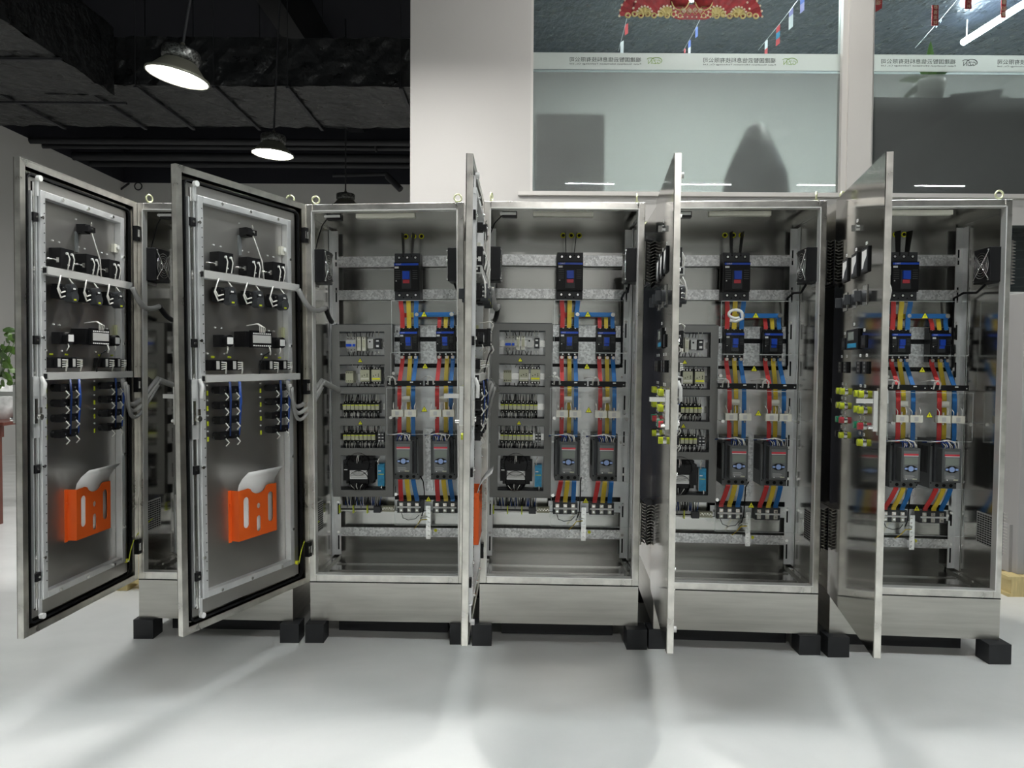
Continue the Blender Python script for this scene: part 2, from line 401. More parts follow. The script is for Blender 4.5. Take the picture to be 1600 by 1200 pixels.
company(win1, xx(1158), xx(1237), xx(1215)-xx(1101), True, g0)
company(win2, xx(1439.5), xx(1520), xx(1498)-xx(1381), False, g2)
company(win2, xx(1622), xx(1704), xx(1680)-xx(1564), False, g2)

# office interior: floor, dark back wall with a lit patch from panel lights, dark ceiling
ofz = zs-.12
o = MB().box(g0-.1, XR, YW+.12, 11.0, zw0, zw0+.05, 'gpanel').build('floor'); struct(o)
ZO = 5.95
M['offwall'] = mat('dark_blue_grey_ceiling', (.012, .015, .022), .32, bump=(9, .8, .05, (1, .5, 1)), noise=(8, .6))
M['offpaint'] = mat('office_wall_paint', (.58, .60, .585), .6)
o = MB().box(XP+.12, XR, 11.0, 11.1, zw0, ZC, 'offpaint').build('wall_office_back'); struct(o)
o = MB().box(XP+.12, XR, YW+.12, 11.0, ZO, ZO+.05, 'offwall').build('ceiling_office'); struct(o)
o = MB().box(XP+.12, XP+.2, YW+.12, 11, zw0, ZC, 'ceil').build('wall_office_side'); struct(o)

# ================================================================== LAMPS
def high_bay(loc, rodtop, tilt=(0, 0), label='', d=.45):
    r = d/2; root = empty('high_bay_lamp', (loc[0], loc[1], loc[2]), (tilt[0], tilt[1], 0))
    tag(root, label, 'lamp', None)
    MB().lathe([(r*.99, .012), (r, 0), (r*1.04, .004), (r*1.04, .02), (r*.92, .03), (r*.55, .125), (r*.5, .13)], (0, 0, 0), 'lampm', 36).build('lamp_shade', root)
    MB().lathe([(.0001, .008), (r*.97, .008), (r*.97, .014)], (0, 0, 0), 'cream' if 'unlit' in label else ('emit1' if d < .4 else 'emit'), 36).build('diffuser', root)
    MB().lathe([(r*.45, .125), (r*.60, .135), (r*.62, .15), (r*.62, .205), (r*.58, .22), (0.0001, .22)], (0, 0, 0), 'lampcell', 36).build('heat_sink', root)
    MB().lathe([(r*.3, .22), (r*.26, .24), (r*.1, .25), (r*.06, .275), (.0001, .275)], (0, 0, 0), 'lampm', 20).build('cap', root)
    rod = MB().cyl((0, 0, .26), (0, 0, rodtop-loc[2]), .011, 'pipe', 8).build('rod', root)
    rod.rotation_euler = (0, 0, 0)
    return root
P1 = ray(277, 122, Y=5.6); P2 = ray(426, 242, Y=8.2); P3 = ray(540, 326, Y=10.9)
L = [((P1.x, P1.y, P1.z), 'high bay lamp hanging nearest, over the far left open door, tilted', (.0, .17)),
     ((P2.x, P2.y, P2.z), 'smaller lit high bay lamp in the middle of the hanging row', (0, .05)),
     ((P3.x, P3.y, P3.z), 'farthest high bay lamp, only its dark cap showing above a cabinet', (0, 0)),
     ((-.8, 4.3, 4.0), 'high bay lamp above the middle cabinets, out of the picture', (0, 0)),
     ((2.75, 4.35, 3.9), 'unlit high bay lamp behind the right-hand cabinets, mirrored faintly in the office glass', (0, 0)),
     ((5.6, 4.35, 3.9), 'unlit high bay lamp at the far right, its reflection cut by the picture edge', (0, 0)),
     ((1.75, 4.6, 5.5), 'high bay lamp hanging high above the fourth cabinet, out of the picture', (0, 0)),
     ((0.6, -2.4, 4.0), 'high bay lamp behind the camera, out of the picture', (0, 0))]
for loc, lab, tl in L: high_bay(loc, ZC, tl, lab, .3 if 'out of the picture' in lab else .45)
# LED battens above the aisle, mirrored as white lines in the office glass
db = 9.8; zbt = ray(1080, 285, Y=db).z
for px in (922, 1106, 1290, 1474, 738, 554, 370):
    x = ray(px, 285, Y=db).x
    root = empty('led_batten', (x, 2*YW-db, zbt)); tag(root, 'white LED batten over the aisle, '+{922: 'its reflection leftmost in the office glass', 1106: 'its reflection beside the fourth door in the glass', 1290: 'its reflection next to the white window post', 1474: 'above the right foreground, out of the picture', 738: 'above the middle foreground, out of the picture', 554: 'above the left foreground, out of the picture', 370: 'above the far left foreground, out of the picture'}[px], 'lamp', 'LED battens over the aisle')
    MB().box(-.34, .34, -.02, .02, 0, .03, 'white').build('housing', root)
    MB().box(-.34, .34, -.018, .018, -.006, 0, 'emit2').build('diffuser', root)
    MB().cyl((-.3, 0, .03), (-.3, 0, ZC-zbt), .003, 'pipe', 5).cyl((.3, 0, .03), (.3, 0, ZC-zbt), .003, 'pipe', 5).build('suspension_wire', root)
# office lights
for i, (x, y, a) in enumerate(((2.3, 8.6, .9), (3.6, 7.6, .9), (7.3, 7.6, .9))):
    o = empty('office_panel_light', (x, y, ZO-.04)); tag(o, ['square office panel light over the left window, above the picture', 'square office panel light over the white window post, above the picture', 'square office panel light over the right window, above the picture'][i], 'lamp')
    MB().box(-a/2, a/2, -.3, .3, -.03, 0, 'white').build('housing', o)
    MB().box(-a/2+.02, a/2-.02, -.28, .28, -.038, -.03, 'emit3').build('diffuser', o)
for q0, q1, lab in ((ray(1110, -14, Y=8.2), ray(1150, -20, Y=8.0), 'office tube light hidden behind the red fan ornament'), (ray(1505, 66, Y=9.5), ray(1625, -10, Y=8.3), 'glaring white office tube light in the right office window')):
    q0.z = min(q0.z, ZO-.1); q1.z = min(q1.z, ZO-.1)
    o = empty('office_tube_light', tuple(q0)); tag(o, lab, 'lamp'); d_ = q1-q0
    MB().cyl((0, 0, 0), tuple(d_), .04, 'tube', 12).build('tube', o)
    for t_ in (.05, .95): MB().cyl(tuple(d_*t_+Vector((0, 0, .03))), tuple(d_*t_+Vector((0, 0, ZO-q0.z-d_.z*t_))), .008, 'white', 6).build('bracket', o)

# ================================================================== CEILING SERVICES
dz0, dz1 = 4.6, 5.15
ya = 8.3; yb = ya+1.45
r = empty('insulated_duct', (-3.5, ya, dz0)); tag(r, 'wide black foil-wrapped air duct crossing under the ceiling', 'duct')
def foilduct(root, x0, x1, y0, y1, z0, z1, name='duct_body'):
    mb = MB(); nx = max(2, int((x1-x0)/.12)); ny = max(2, int((y1-y0)/.12)); nz = 4
    rnd = random.Random(3)
    def grid(fn, a, b):
        vs = [fn(i/a, j/b) for j in range(b+1) for i in range(a+1)]
        fs = [(j*(a+1)+i, j*(a+1)+i+1, (j+1)*(a+1)+i+1, (j+1)*(a+1)+i) for j in range(b) for i in range(a)]
        mb.add(vs, fs, 'foil', False)
    J = lambda: rnd.uniform(-.012, .012)
    def g2_(fn, a, b): grid(lambda u, v: tuple(c+J() for c in fn(u, v)), a, b)
    g2_(lambda u, v: (x0+(x1-x0)*u, y0+(y1-y0)*v, z0), nx, ny)
    g2_(lambda u, v: (x0+(x1-x0)*u, y0, z0+(z1-z0)*v), nx, nz)
    g2_(lambda u, v: (x0+(x1-x0)*u, y1, z0+(z1-z0)*v), nx, nz)
    g2_(lambda u, v: (x1, y0+(y1-y0)*u, z0+(z1-z0)*v), ny, nz)
    g2_(lambda u, v: (x0, y0+(y1-y0)*u, z0+(z1-z0)*v), ny, nz)
    g2_(lambda u, v: (x0+(x1-x0)*u, y0+(y1-y0)*v, z1), nx, ny)
    return mb.build(name, root)
foilduct(r, -4.0, 3.5+XP, 0, yb-ya, 0, dz1-dz0)
for i, x in enumerate((-2.6, -1.5, -.85, .05, .9, 2.2)):
    MB().box(x-.02, x+.02, -.03, yb-ya+.03, -.035, -.012, 'pipe').cyl((x, -.025, -.03), (x, -.025, ZC-dz0), .006, 'pipe', 6).cyl((x, yb-ya+.025, -.03), (x, yb-ya+.025, ZC-dz0), .006, 'pipe', 6).build('hanger', r)
r = empty('insulated_duct', (-5.9, 4.4, dz0-.15)); tag(r, 'black foil-wrapped duct running towards the viewer at the left', 'duct')
foilduct(r, -1.3, 1.35, 0, 3.8, 0, .75)
for y in (.5, 1.6, 2.8, 4.0): MB().box(-1.33, 1.38, y-.02, y+.02, -.035, -.012, 'pipe').build('hanger', r)
def pipe(x0, y0, z0, x1, y1, z1, rad, lab):
    o = MB().cyl((x0, y0, z0), (x1, y1, z1), rad, 'pipe', 14).build('ceiling_pipe'); tag(o, lab, 'pipe', 'black pipes beyond the duct'); return o
for (py, Y, rad, lab) in ((222, 11.3, .05, 'upper black pipe just below the duct edge'), (231, 11.6, .035, 'thin black pipe second below the duct'),
                          (246, 12.4, .07, 'thick black pipe half way down behind the lamp'), (258, 12.9, .05, 'lowest long black pipe above the back wall')):
    z = ray(420, py, Y=Y).z; pipe(XL, Y, z, XP, Y, z, rad, lab)
pa = ray(560, 216, Y=12.0); pb = ray(628, 296, Y=11.2)
o = MB().tube([ray(585, 215, Y=11.5), ray(588, 237, Y=11.5)], .02, 'pipe').tube([ray(520, 274, Y=11.4), ray(605, 272, Y=11.3), ray(626, 296, Y=11.2)], .03, 'pipe', 8).cyl(ray(605, 275, Y=11.3), ray(626, 296, Y=11.2), .05, 'pipe', 10).build('ceiling_bracket'); tag(o, 'short bent black pipe ending beside the white pillar', 'pipe')
for i, (x0, yy, x1) in enumerate(((-3.6, 5.2, -1.6), (-1.9, 7.0, -.9))):
    pass
bm_ = MB().box(-7.6, XP, 6.2, 6.5, 6.0, ZC, 'ceil').build('ceiling_beam'); struct(bm_)
bm_ = MB().box(-3.2, -2.9, YF, 14, 5.9, ZC, 'pipe').build('ceiling_beam'); struct(bm_)
# hook and loop of cable on the back wall
o = MB().torus(tuple(ray(216, 291, Y=13.9)), .07, .012, 'pipe').tube([ray(187, 297, Y=13.9), ray(202, 286, Y=13.9)], .02, 'pipe').build('cable_loop'); tag(o, 'black loop of cable high on the far left back wall', 'cable')

# ================================================================== CABINETS
Pz = .2021; H = 1.9166; FT = .0377; FL = .0344; FB = .0396; DP = .45; DS = .80; CW = .8
def mbz(): return MB(Pz)
def mccb(parent, x0, x1, z0, z1, zt0, zt1, yf, yb_, name, big):
    root = mbz(); w = x1-x0; xc = (x0+x1)/2
    root.box(x0, x1, yf+.028, yb_, z0, z1, 'dgrey' if big else 'black')
    root.box(x0, x1, yf+.012, yb_-.02, zt0, zt1, 'black')
    root.box(x0+.004, x1-.004, yf, yf+.02, zt0+.005, zt1-.005, 'black')
    root.box(x0+.004, x1-.004, yf-.001, yf+.01, zt1-.018, zt1-.007, 'toggle')
    for i in range(3):
        x = x0+w*(.18+.32*i)
        for z in ((z0+.6*(zt0-z0)), (zt1+.55*(z1-zt1))):
            root.cyl((x, yf+.0275, z), (x, yf+.04, z), w*.075, 'rubber', 12); root.cyl((x, yf+.0265, z), (x, yf+.0275, z), w*.045, 'chrome', 8)
    for i in range(2):
        x = x0+w*(.34+.32*i)
        for z in (z0+.3*(zt0-z0), z1-.3*(z1-zt1)): root.cyl((x, yf+.0272, z), (x, yf+.03, z), w*.03, 'rubber', 8)
    br = root.build(name, parent)
    tw = w*.36; th = (zt1-zt0)*.62; zc = (zt0+zt1)/2-.1*(zt1-zt0)
    t = mbz(); t.box(xc-tw/2, xc+tw/2, yf-.003, yf+.004, zc-th/2, zc+th/2, 'dgrey')
    t.build('toggle_surround', br)
    t = mbz(); t.box(xc-tw*.38, xc+tw*.38, yf-.016, yf, zc-th*.0, zc+th*.45, 'toggle')
    t.box(xc-tw*.36, xc+tw*.36, yf-.008, yf, zc-th*.22, zc-th*.02, 'redlens' if big else 'toggle'); t.build('toggle', br, .0015)
    t = mbz(); t.box(x0+.006, x0+.006+w*.16, yf-.0015, yf, zt1-.034, zt1-.024, 'white'); t.cyl((x0+w*.1, yf-.002, zt0+.35*(zt1-zt0)), (x0+w*.1, yf, zt0+.35*(zt1-zt0)), w*.025, 'white', 8)
    for s_ in (0, 1):
        for i in range(5): t.box(x0+w*(.06 if not s_ else .74), x0+w*(.26 if not s_ else .93), yf-.0006, yf, zt0+(zt1-zt0)*(.42+.07*i), zt0+(zt1-zt0)*(.43+.07*i), 'grey')
    t.build('marking', br)
    me = text_mesh('brand_text', 'CHNT', .0105 if big else .008, 'white'); me.transform(RX); me.transform(Matrix.Translation((x0+w*.2, yf-.0015, Pz+zt1-.0125)))
    o = D.objects.new('brand_text', me); COL.objects.link(o); o.parent = br
    return br

def bolt_sign(parent, x, y, z, s=.03, name='warning_sign'):
    t = mbz(); h = s*.87
    t.prism([(x-s/2-.003, z-h/2-.002), (x+s/2+.003, z-h/2-.002), (x, z+h/2+.004)], y, y+.0008, 'y', 'ink')
    t.prism([(x-s/2, z-h/2), (x+s/2, z-h/2), (x, z+h/2)], y-.0006, y, 'y', 'warn')
    t.prism([(x+.002, z+h*.25), (x-s*.12, z-h*.1), (x-.001, z-h*.08), (x-s*.06, z-h*.38), (x+s*.12, z-h*.02), (x+.001, z-h*.02)], y-.001, y-.0006, 'y', 'ink')
    return t.build(name, parent)

def wires(parent, x0, x1, y, z0, z1, n, seed, cols, name='wire_bundle', r=.0022, sway=.012):
    rd = random.Random(seed); t = mbz()
    for i in range(n):
        x = x0+(x1-x0)*(i+.5)/n; dx = rd.uniform(-sway, sway); k = rd.choice(cols)
        t.tube([(x, y, z0), (x+dx*.3, y-.006+rd.uniform(-.004, .004), z0+(z1-z0)*.35), (x+dx, y+rd.uniform(-.004, .01), z1)], r, k, 5)
    return tag(t.build(name, parent), kind='stuff')

def make_cabinet():
    root = empty('control_cabinet')
    # --- shell
    t = mbz(); y0, y1 = 0, .028
    t.box(0, FL, y0, y1, 0, H, 'steel_weld'); t.box(CW-FL, CW, y0, y1, 0, H, 'steel_weld')
    t.box(FL, CW-FL, y0, y1, 0, FB, 'steel_weld'); t.box(FL, CW-FL, y0, y1, H-FT, H, 'steel_weld')
    t.build('front_frame', root, .003)
    t = mbz(); e = .005
    t.box(FL-.004, FL-.004+e, -.012, .03, FB-.004, H-FT+.004, 'lip'); t.box(CW-FL+.004-e, CW-FL+.004, -.012, .03, FB-.004, H-FT+.004, 'lip')
    t.box(FL-.004, CW-FL+.004, -.012, .03, FB-.004, FB-.004+e, 'lip'); t.box(FL-.004, CW-FL+.004, -.012, .03, H-FT+.004-e, H-FT+.004, 'lip')
    t.build('sealing_lip', root)
    mbz().box(0, .002, .028, DS, .002, H, 'steel_side').build('side_panel', root)
    mbz().box(CW-.002, CW, .028, DS, .002, H, 'steel_side').build('side_panel', root)
    mbz().box(.002, CW-.002, DP, DP+.002, .002, H-.002, 'steel_dark').build('back_panel', root)
    mbz().box(0, CW, DS, DS+.002, .002, H, 'steel_side').build('rear_panel', root)
    mbz().box(0, CW, .028, DS, H-.002, H, 'steel_side').build('roof_panel', root)
    t = mbz(); t.box(.002, CW-.002, .028, DP, .004, .006, 'steel_dark')
    for y in (.17, .30): t.box(.05, CW-.05, y, y+.003, .006, .012, 'chrome')
    t.build('bottom_panel', root)
    t = mbz(); t.box(0.001, CW-.001, 0.002, .006, -Pz, -.0005, 'steel'); t.box(.001, .004, .006, DS, -Pz, -.0005, 'steel'); t.box(CW-.004, CW-.001, .006, DS, -Pz, -.0005, 'steel')
    t.box(.001, CW-.001, DS-.004, DS, -Pz, -.0005, 'steel')
    t.box(.004, CW-.004, .006, .05, -Pz, -Pz+.004, 'steel'); t.build('plinth', root)
    t = mbz(); t.box(.0, CW, .0, .028, -.0045, -.0005, 'rubber'); t.build('plinth_joint', root)
    mbz().box(.11, .69, .13, .20, -Pz-.0995, -Pz-.001, 'block').build('shade_beam', root)  # black bar added to darken the strip of floor under the plinth
    # --- corner rails with holes
    for sgn in (0, 1):
        X = (lambda a: a) if not sgn else (lambda a: CW-a)
        t = mbz(); xa, xb = sorted((X(.004), X(.044)))
        t.box(xa, xb, .405, .408, .03, H-.06, 'galv_plain'); xa, xb = sorted((X(.004), X(.007))); t.box(xa, xb, .36, .408, .03, H-.06, 'galv_plain')
        xm = X(.03)
        for k in range(9): t.box(xm-.004, xm+.004, .404, .4055, .06+k*.2, .14+k*.2, 'rubber')
        for k in range(10): t.cyl((xm, .4035, .16+k*.17), (xm, .405, .16+k*.17), .008, 'chrome', 10)
        t.build('corner_rail', root)
        t = mbz(); xa, xb = sorted((X(.004), X(.02))); t.box(xa, xb, .03, .44, H-.05, H-.03, 'steel_dark'); t.build('roof_rail', root)
        t = mbz(); xa, xb = sorted((X(.004), X(.03))); t.box(xa, xb, .03, .44, .006, .02, 'steel_dark')
        for y in (.08, .2, .33): t.cyl((X(.022), y, .02), (X(.022), y, .026), .006, 'chrome', 8)
        t.build('floor_rail', root)
    # --- galvanised cross rails and plates
    for z0, z1 in ((1.655, 1.713), (1.472, 1.526), (.137, .188)):
        mbz().box(.045, .757, .400, .404, z0, z1, 'galv').box(.045, .757, .404, .425, z0, z0+.003, 'galv').build('cross_rail', root)
    for z0, z1, k in ((1.262, 1.327, 'galv'), (1.113, 1.236, 'galv'), (.99, 1.095, 'galv_plain'), (.372, .985, 'galv_plain'), (.286, .345, 'galv_plain')):
        t = mbz(); t.box(.355, .77, .405, .409, z0, z1, k)
        for x in (.375, .752): t.cyl((x, .4035, (z0+z1)/2), (x, .405, (z0+z1)/2), .007, 'chrome', 10)
        t.build('mounting_plate', root)
    t = mbz().box(.352, .772, .412, .418, .28, 1.33, 'rubber'); t.build('rail_backing', root)
    t = mbz().box(.553-.022, .553+.022, .39, .404, .40, .75, 'galv'); t.build('mounting_strip', root)
    # --- grommets on the back wall
    for x in (.418, .463, .507):
        mbz().torus((x, .447, 1.83), .012, .003, 'warn', n=14, m_=6).cyl((x, .449, 1.83), (x, .45, 1.83), .01, 'rubber', 12).build('grommet', root)
    # --- main breaker, phase barriers, sub breakers
    mccb(root, .381, .521, 1.459, 1.715, 1.507, 1.664, .292, .40, 'main_circuit_breaker', True)
    for x, tx in ((.428, -.004), (.472, .012)):
        t = mbz(); t.add([(x-.001, .31, 1.70), (x+.001, .31, 1.70), (x+.001, .36, 1.70), (x-.001, .36, 1.70), (x-.001+tx, .30, 1.825), (x+.001+tx, .30, 1.825), (x+.001+tx, .37, 1.83), (x-.001+tx, .37, 1.83)],
                         [(0, 3, 2, 1), (4, 5, 6, 7), (0, 1, 5, 4), (1, 2, 6, 5), (2, 3, 7, 6), (3, 0, 4, 7)], 'black'); t.build('phase_barrier', root)
    for x0 in (.402, .604):
        mccb(root, x0, x0+.103, 1.14, 1.322, 1.181, 1.295, .325, .40, 'branch_circuit_breaker', False)
    # --- busbars
    def bar(pts, k, w=.024):
        mbz().strip(pts, w, .005, k).build({'red': 'red_busbar', 'yellow': 'yellow_busbar', 'blue': 'blue_busbar'}[k], root)
    ks = ('red', 'yellow', 'blue')
    for k, xa, xb in zip(ks, (.411, .453, .497), (.416, .453, .492)):
        bar([(xa, .335, 1.475), (xa, .335, 1.44), (xb, .345, 1.39), (xb, .35, 1.31)], k)
    for i, (k, x) in enumerate(zip(ks, (.62, .655, .690))):
        bar([(x, .385-.012*i, 1.385), (x, .36, 1.345), (x, .35, 1.31)], k, .021)
        xs = (.411, .453, .497)[i]; y = .388-.018*i
        mbz().box(xs, x+.01, y-.0025, y+.0025, 1.37, 1.395, k).cyl((xs, y-.012, 1.383), (xs, y, 1.383), .011, 'chrome', 8).cyl((x, y-.014, 1.383), (x, y, 1.383), .012, 'chrome', 8).build({'red': 'red_busbar', 'yellow': 'yellow_busbar', 'blue': 'blue_busbar'}[k], root)
    for g in (0, .205):
        for i, (k, x) in enumerate(zip(ks, (.415, .457, .490))):
            x += g; y2 = (.25, .285, .25)[i]
            bar([(x, .35, 1.155), (x, .348, 1.125), (x, y2+.02, 1.02), (x, y2+.01, .95), (x, y2+.005, .76), (x, y2+.01, .72)], k, .022)
            mbz().cyl((x, .342, 1.148), (x, .335, 1.148), .009, 'copper', 8).build('lug_bolt', root)
    for g in (0, .205):   # insulated support bars with CT leads
        t = mbz(); t.box(.352+g, .546+g, .236, .262, .993, 1.021, 'black')
        for x in (.362, .405, .535): t.cyl((x+g, .2355, 1.005), (x+g, .234, 1.005), .003, 'white', 8)
        t.box(.478+g, .494+g, .2345, .236, 1.010, 1.016, 'white'); t.build('busbar_support', root)
        t = mbz(); 
        for dx in (0, .004): t.tube([(.372+g-dx, .232, 1.0), (.374+g-dx, .222, 1.03+dx), (.386+g, .22, 1.042+dx), (.398+g+dx, .222, 1.028+dx), (.398+g+dx, .232, 1.0)], .002, 'wirew', 5)
        t.tube([(.386+g, .222, 1.043), (.36+g, .24, 1.045), (.33+g, .3, 1.035)], .002, 'wirew', 5); t.build('sensor_wire', root)
        for x in (.383, .453):
            t = mbz(); t.box(x+g, x+g+.062, .205, .245, .829, .866, 'cream'); t.box(x+g+.02, x+g+.04, .2045, .205, .836, .858, 'lgrey')
            t.cyl((x+g+.031, .215, .866), (x+g+.031, .215, .882), .005, 'copper', 8); t.cyl((x+g+.031, .215, .829), (x+g+.031, .215, .818), .004, 'chrome', 8)
            tr = t.build('current_transformer', root)
            for s_ in (-1, 1): mbz().tube([(x+g+.031+s_*.02, .215, .862), (x+g+.031+s_*.022, .21, .885), (x+g+.031+s_*.026, .235, .905)], .002, 'wirew', 5).build('sensor_wire', tr)
        mbz().box(.427+g, .470+g, .27, .30, .905, .937, 'cream').build('current_transformer', root)
    # --- soft starters
    for g in (0, .20):
        t = mbz(); xa, xb = .383+g, .517+g
        t.box(xa, xb, .262, .404, .484, .738, 'ssgrey'); t.box(xa+.01, xb-.01, .24, .262, .52, .72, 'dgrey')
        for i in range(3):
            x = .42+g+i*.035; t.cyl((x, .2615, .5), (x, .27, .5), .009, 'rubber', 12)
        for x in (xa+.006, xb-.006):
            for z in (.512, .708): t.cyl((x, .2612, z), (x, .263, z), .004, 'rubber', 8)
        for i in range(8): t.box(xa-.0005, xa+.001, .29+i*.013, .296+i*.013, .56, .70, 'rubber')
        ss = t.build('soft_starter', root, .002)
        xc = .450+g
        t = mbz(); t.box(xc-.047, xc+.047, .182, .24, .527, .70, 'ssgrey'); t.build('front_housing', ss, .003)
        t = mbz(); t.box(xc-.036, xc+.036, .180, .183, .545, .686, 'grey'); t.box(xc-.036, xc+.036, .1795, .18, .66, .672, 'redlens'); t.box(xc-.036, xc+.036, .1793, .1795, .659, .662, 'white')
        t.build('faceplate', ss)
        mbz().box(xc-.032, xc+.032, .179, .18, .616, .653, 'screen').build('display', ss)
        t = mbz(); t.prism([(xc-.034, .6), (xc-.012, .612), (xc+.012, .612), (xc+.034, .6), (xc+.034, .59), (xc+.012, .578), (xc-.012, .578), (xc-.034, .59)], .1785, .18, 'y', 'black')
        t.cyl((xc, .1775, .595), (xc, .1785, .595), .0135, 'pad', 16)
        for s_ in (-1, 1): t.box(xc+s_*.024-.007, xc+s_*.024+.007, .1775, .1785, .59, .6, 'pad')
        t.build('keypad', ss)
        t = mbz(); t.box(xc-.034, xc+.034, .1785, .18, .537, .567, 'grey')
        for i in range(4): t.box(xc-.03, xc+.018-.006*(i % 2), .178, .1786, .546+i*.005, .5475+i*.005, 'lgrey')
        t.box(xc+.008, xc+.03, .178, .1786, .539, .545, 'beige'); t.cyl((xc-.022, .178, .541), (xc-.022, .1786, .541), .003, 'white', 8); t.build('rating_label', ss)
        rd = random.Random(5+int(g*10)); t = mbz()
        for i in range(9):
            x = xc-.036+i*.009; t.tube([(x, .2, .698), (x+rd.uniform(-.004, .004), .195, .713), (x+rd.uniform(-.01, .01), .215, .73), (xc-.01, .24, .742)], .0017, 'wirew' if i % 3 else 'wireb', 5)
        t.tube([(xc+.03, .2, .70), (xc+.02, .195, .73), (xc-.015, .195, .742), (xc-.06, .21, .732), (xc-.09, .25, .725)], .0028, 'wirew', 6)
        t.tube([(xc-.02, .2, .70), (xc-.01, .2, .725), (xc-.05, .22, .735), (xc-.1, .28, .722)], .004, 'wireb', 6)
        tag(t.build('control_wire', ss), kind='stuff')
        for k, xt, xo in zip(ks, (.416, .452, .487), (.402+.006*(g > 0), .446+.006*(g > 0), .49)):
            xt += g; xo += g
            mbz().strip([(xt, .27, .502), (xt, .262, .478), ((xt+xo)/2, .30, .42), (xo, .35, .362), (xo, .353, .325)], .024, .005, k).build({'red': 'red_busbar', 'yellow': 'yellow_busbar', 'blue': 'blue_busbar'}[k], root)
        t = mbz(); xa, xb = .379+g, .514+g
        t.box(xa, xb, .345, .404, .284, .349, 'dgrey'); t.box(xa+.003, xb-.003, .338, .345, .312, .32, 'white')
        for i in range(3):
            x = xa+.023+i*.044; t.box(x-.01, x+.01, .342, .345, .289, .31, 'cream'); t.cyl((x, .339, .300), (x, .342, .300), .006, 'chrome', 8)
            t.box(x-.01, x+.01, .342, .345, .322, .34, 'copper'); t.cyl((x, .34, .331), (x, .342, .331), .006, 'chrome', 8)
        t.build('power_terminal_block', root)
    # --- earth bar
    t = mbz(); t.box(.537, .563, .362, .368, .135, .32, 'chrome'); t.box(.53, .57, .368, .40, .15, .185, 'galv_plain')
    for i in range(7): t.cyl((.55, .355, .15+i*.025), (.55, .362, .15+i*.025), .007, 'chrome', 8)
    t.build('earth_bar', root)
    t = mbz(); t.cyl((.585, .398, .175), (.585, .4, .175), .009, 'warn', 12); t.build('earth_mark', root)
    t = mbz(); t.tube([(.545, .36, .245), (.51, .35, .245), (.49, .36, .215), (.47, .38, .19)], .0028, 'yellow', 6); t.build('earth_wire', root)
    t = mbz(); t.tube([(.40, .36, .284), (.41, .35, .255), (.44, .345, .245), (.48, .35, .25), (.50, .36, .27)], .002, 'rubber', 6).tube([(.545, .356, .26), (.515, .35, .262), (.505, .36, .25)], .003, 'wirew', 6)
    t.tube([(.525, .27, .50), (.527, .34, .46), (.53, .36, .40), (.525, .36, .3), (.51, .36, .25)], .0035, 'rubber', 6); t.build('earth_wire', root)
    # --- grey trunking cover with five windows
    cw = [[(.03, .378), (.364, .378), (.364, 1.327), (.03, 1.327)]]
    for z0, z1 in ((1.155, 1.29), (.984, 1.109), (.812, .949), (.648, .772), (.416, .608)): cw.append([(.073, z0), (.073, z1), (.323, z1), (.323, z0)])
    me = plate_mesh('component_cover', cw, .004, 'duct'); me.transform(RX); me.transform(Matrix.Translation((0, .312, Pz)))
    o = D.objects.new('component_cover', me); COL.objects.link(o); o.parent = root
    for i, (x0, x1) in enumerate(((.030, .034), (.360, .364))): mbz().box(x0, x1, .314, .345, .378, 1.327, 'duct').build('cover_return', root)
    # perforated wiring ducts behind, either side of each row
    for z0, z1 in ((1.11, 1.154), (.95, .983), (.773, .811), (.609, .647), (.378, .415), (1.291, 1.327)):
        mbz().box(.034, .36, .345, .402, z0-.006, z1+.006, 'dgrey').build('wiring_duct', root)
    mbz().box(.325, .357, .36, .402, .42, 1.29, 'grey').build('wiring_duct', root)
    t = mbz()
    for k in range(40): 
        for xk in (.332, .344): t.box(xk, xk+.006, .3585, .360, .43+k*.0215, .440+k*.0215, 'rubber')
    tag(t.build('duct_slot', root), kind='stuff')
    mbz().box(.036, .358, .403, .406, .38, 1.325, 'galv_plain').build('component_plate', root)
    for z in (1.222, 1.04, .872, .705): mbz().box(.05, .325, .392, .403, z-.0175, z+.0175, 'chrome').build('din_rail', root)
    # row 1
    for x0, x1, k in ((.102, .138, 2), (.139, .158, 1)):
        t = mbz(); t.box(x0, x1, .345, .395, 1.181, 1.262, 'lgrey'); t.box(x0, x1, .333, .345, 1.2, 1.243, 'lgrey'); t.box(x0+.003, x1-.003, .325, .334, 1.208, 1.222, 'toggle')
        for i in range(k):
            for z in (1.19, 1.253): t.cyl((x0+.009+.018*i, .3445, z), (x0+.009+.018*i, .346, z), .003, 'rubber', 6)
        t.box(x0+.004, x1-.004, .3325, .333, 1.227, 1.237, 'beige'); t.build('miniature_breaker', root)
    for x0 in (.165, .192):
        t = mbz(); t.box(x0, x0+.02, .335, .395, 1.185, 1.262, 'cream'); t.box(x0+.004, x0+.016, .33, .335, 1.205, 1.245, 'beige'); t.cyl((x0+.01, .334, 1.254), (x0+.01, .336, 1.254), .003, 'rubber', 6); t.build('fuse_holder', root)
    t = mbz(); t.box(.224, .254, .335, .395, 1.198, 1.250, 'lgrey'); t.cyl((.236, .334, 1.235), (.236, .336, 1.235), .005, 'rubber', 10); t.build('phase_relay', root)
    t = mbz(); t.box(.264, .292, .345, .395, 1.195, 1.252, 'dgrey'); t.box(.27, .284, .34, .345, 1.205, 1.217, 'white'); t.box(.27, .284, .34, .345, 1.235, 1.243, 'white'); t.build('socket_module', root)
    # row 2
    t = mbz(); t.box(.097, .140, .34, .395, 1.008, 1.073, 'beige')
    for i in range(4):
        for z in (1.018, 1.063): t.cyl((.104+i*.0097, .3395, z), (.104+i*.0097, .341, z), .003, 'rubber', 6)
    t.build('power_relay', root)
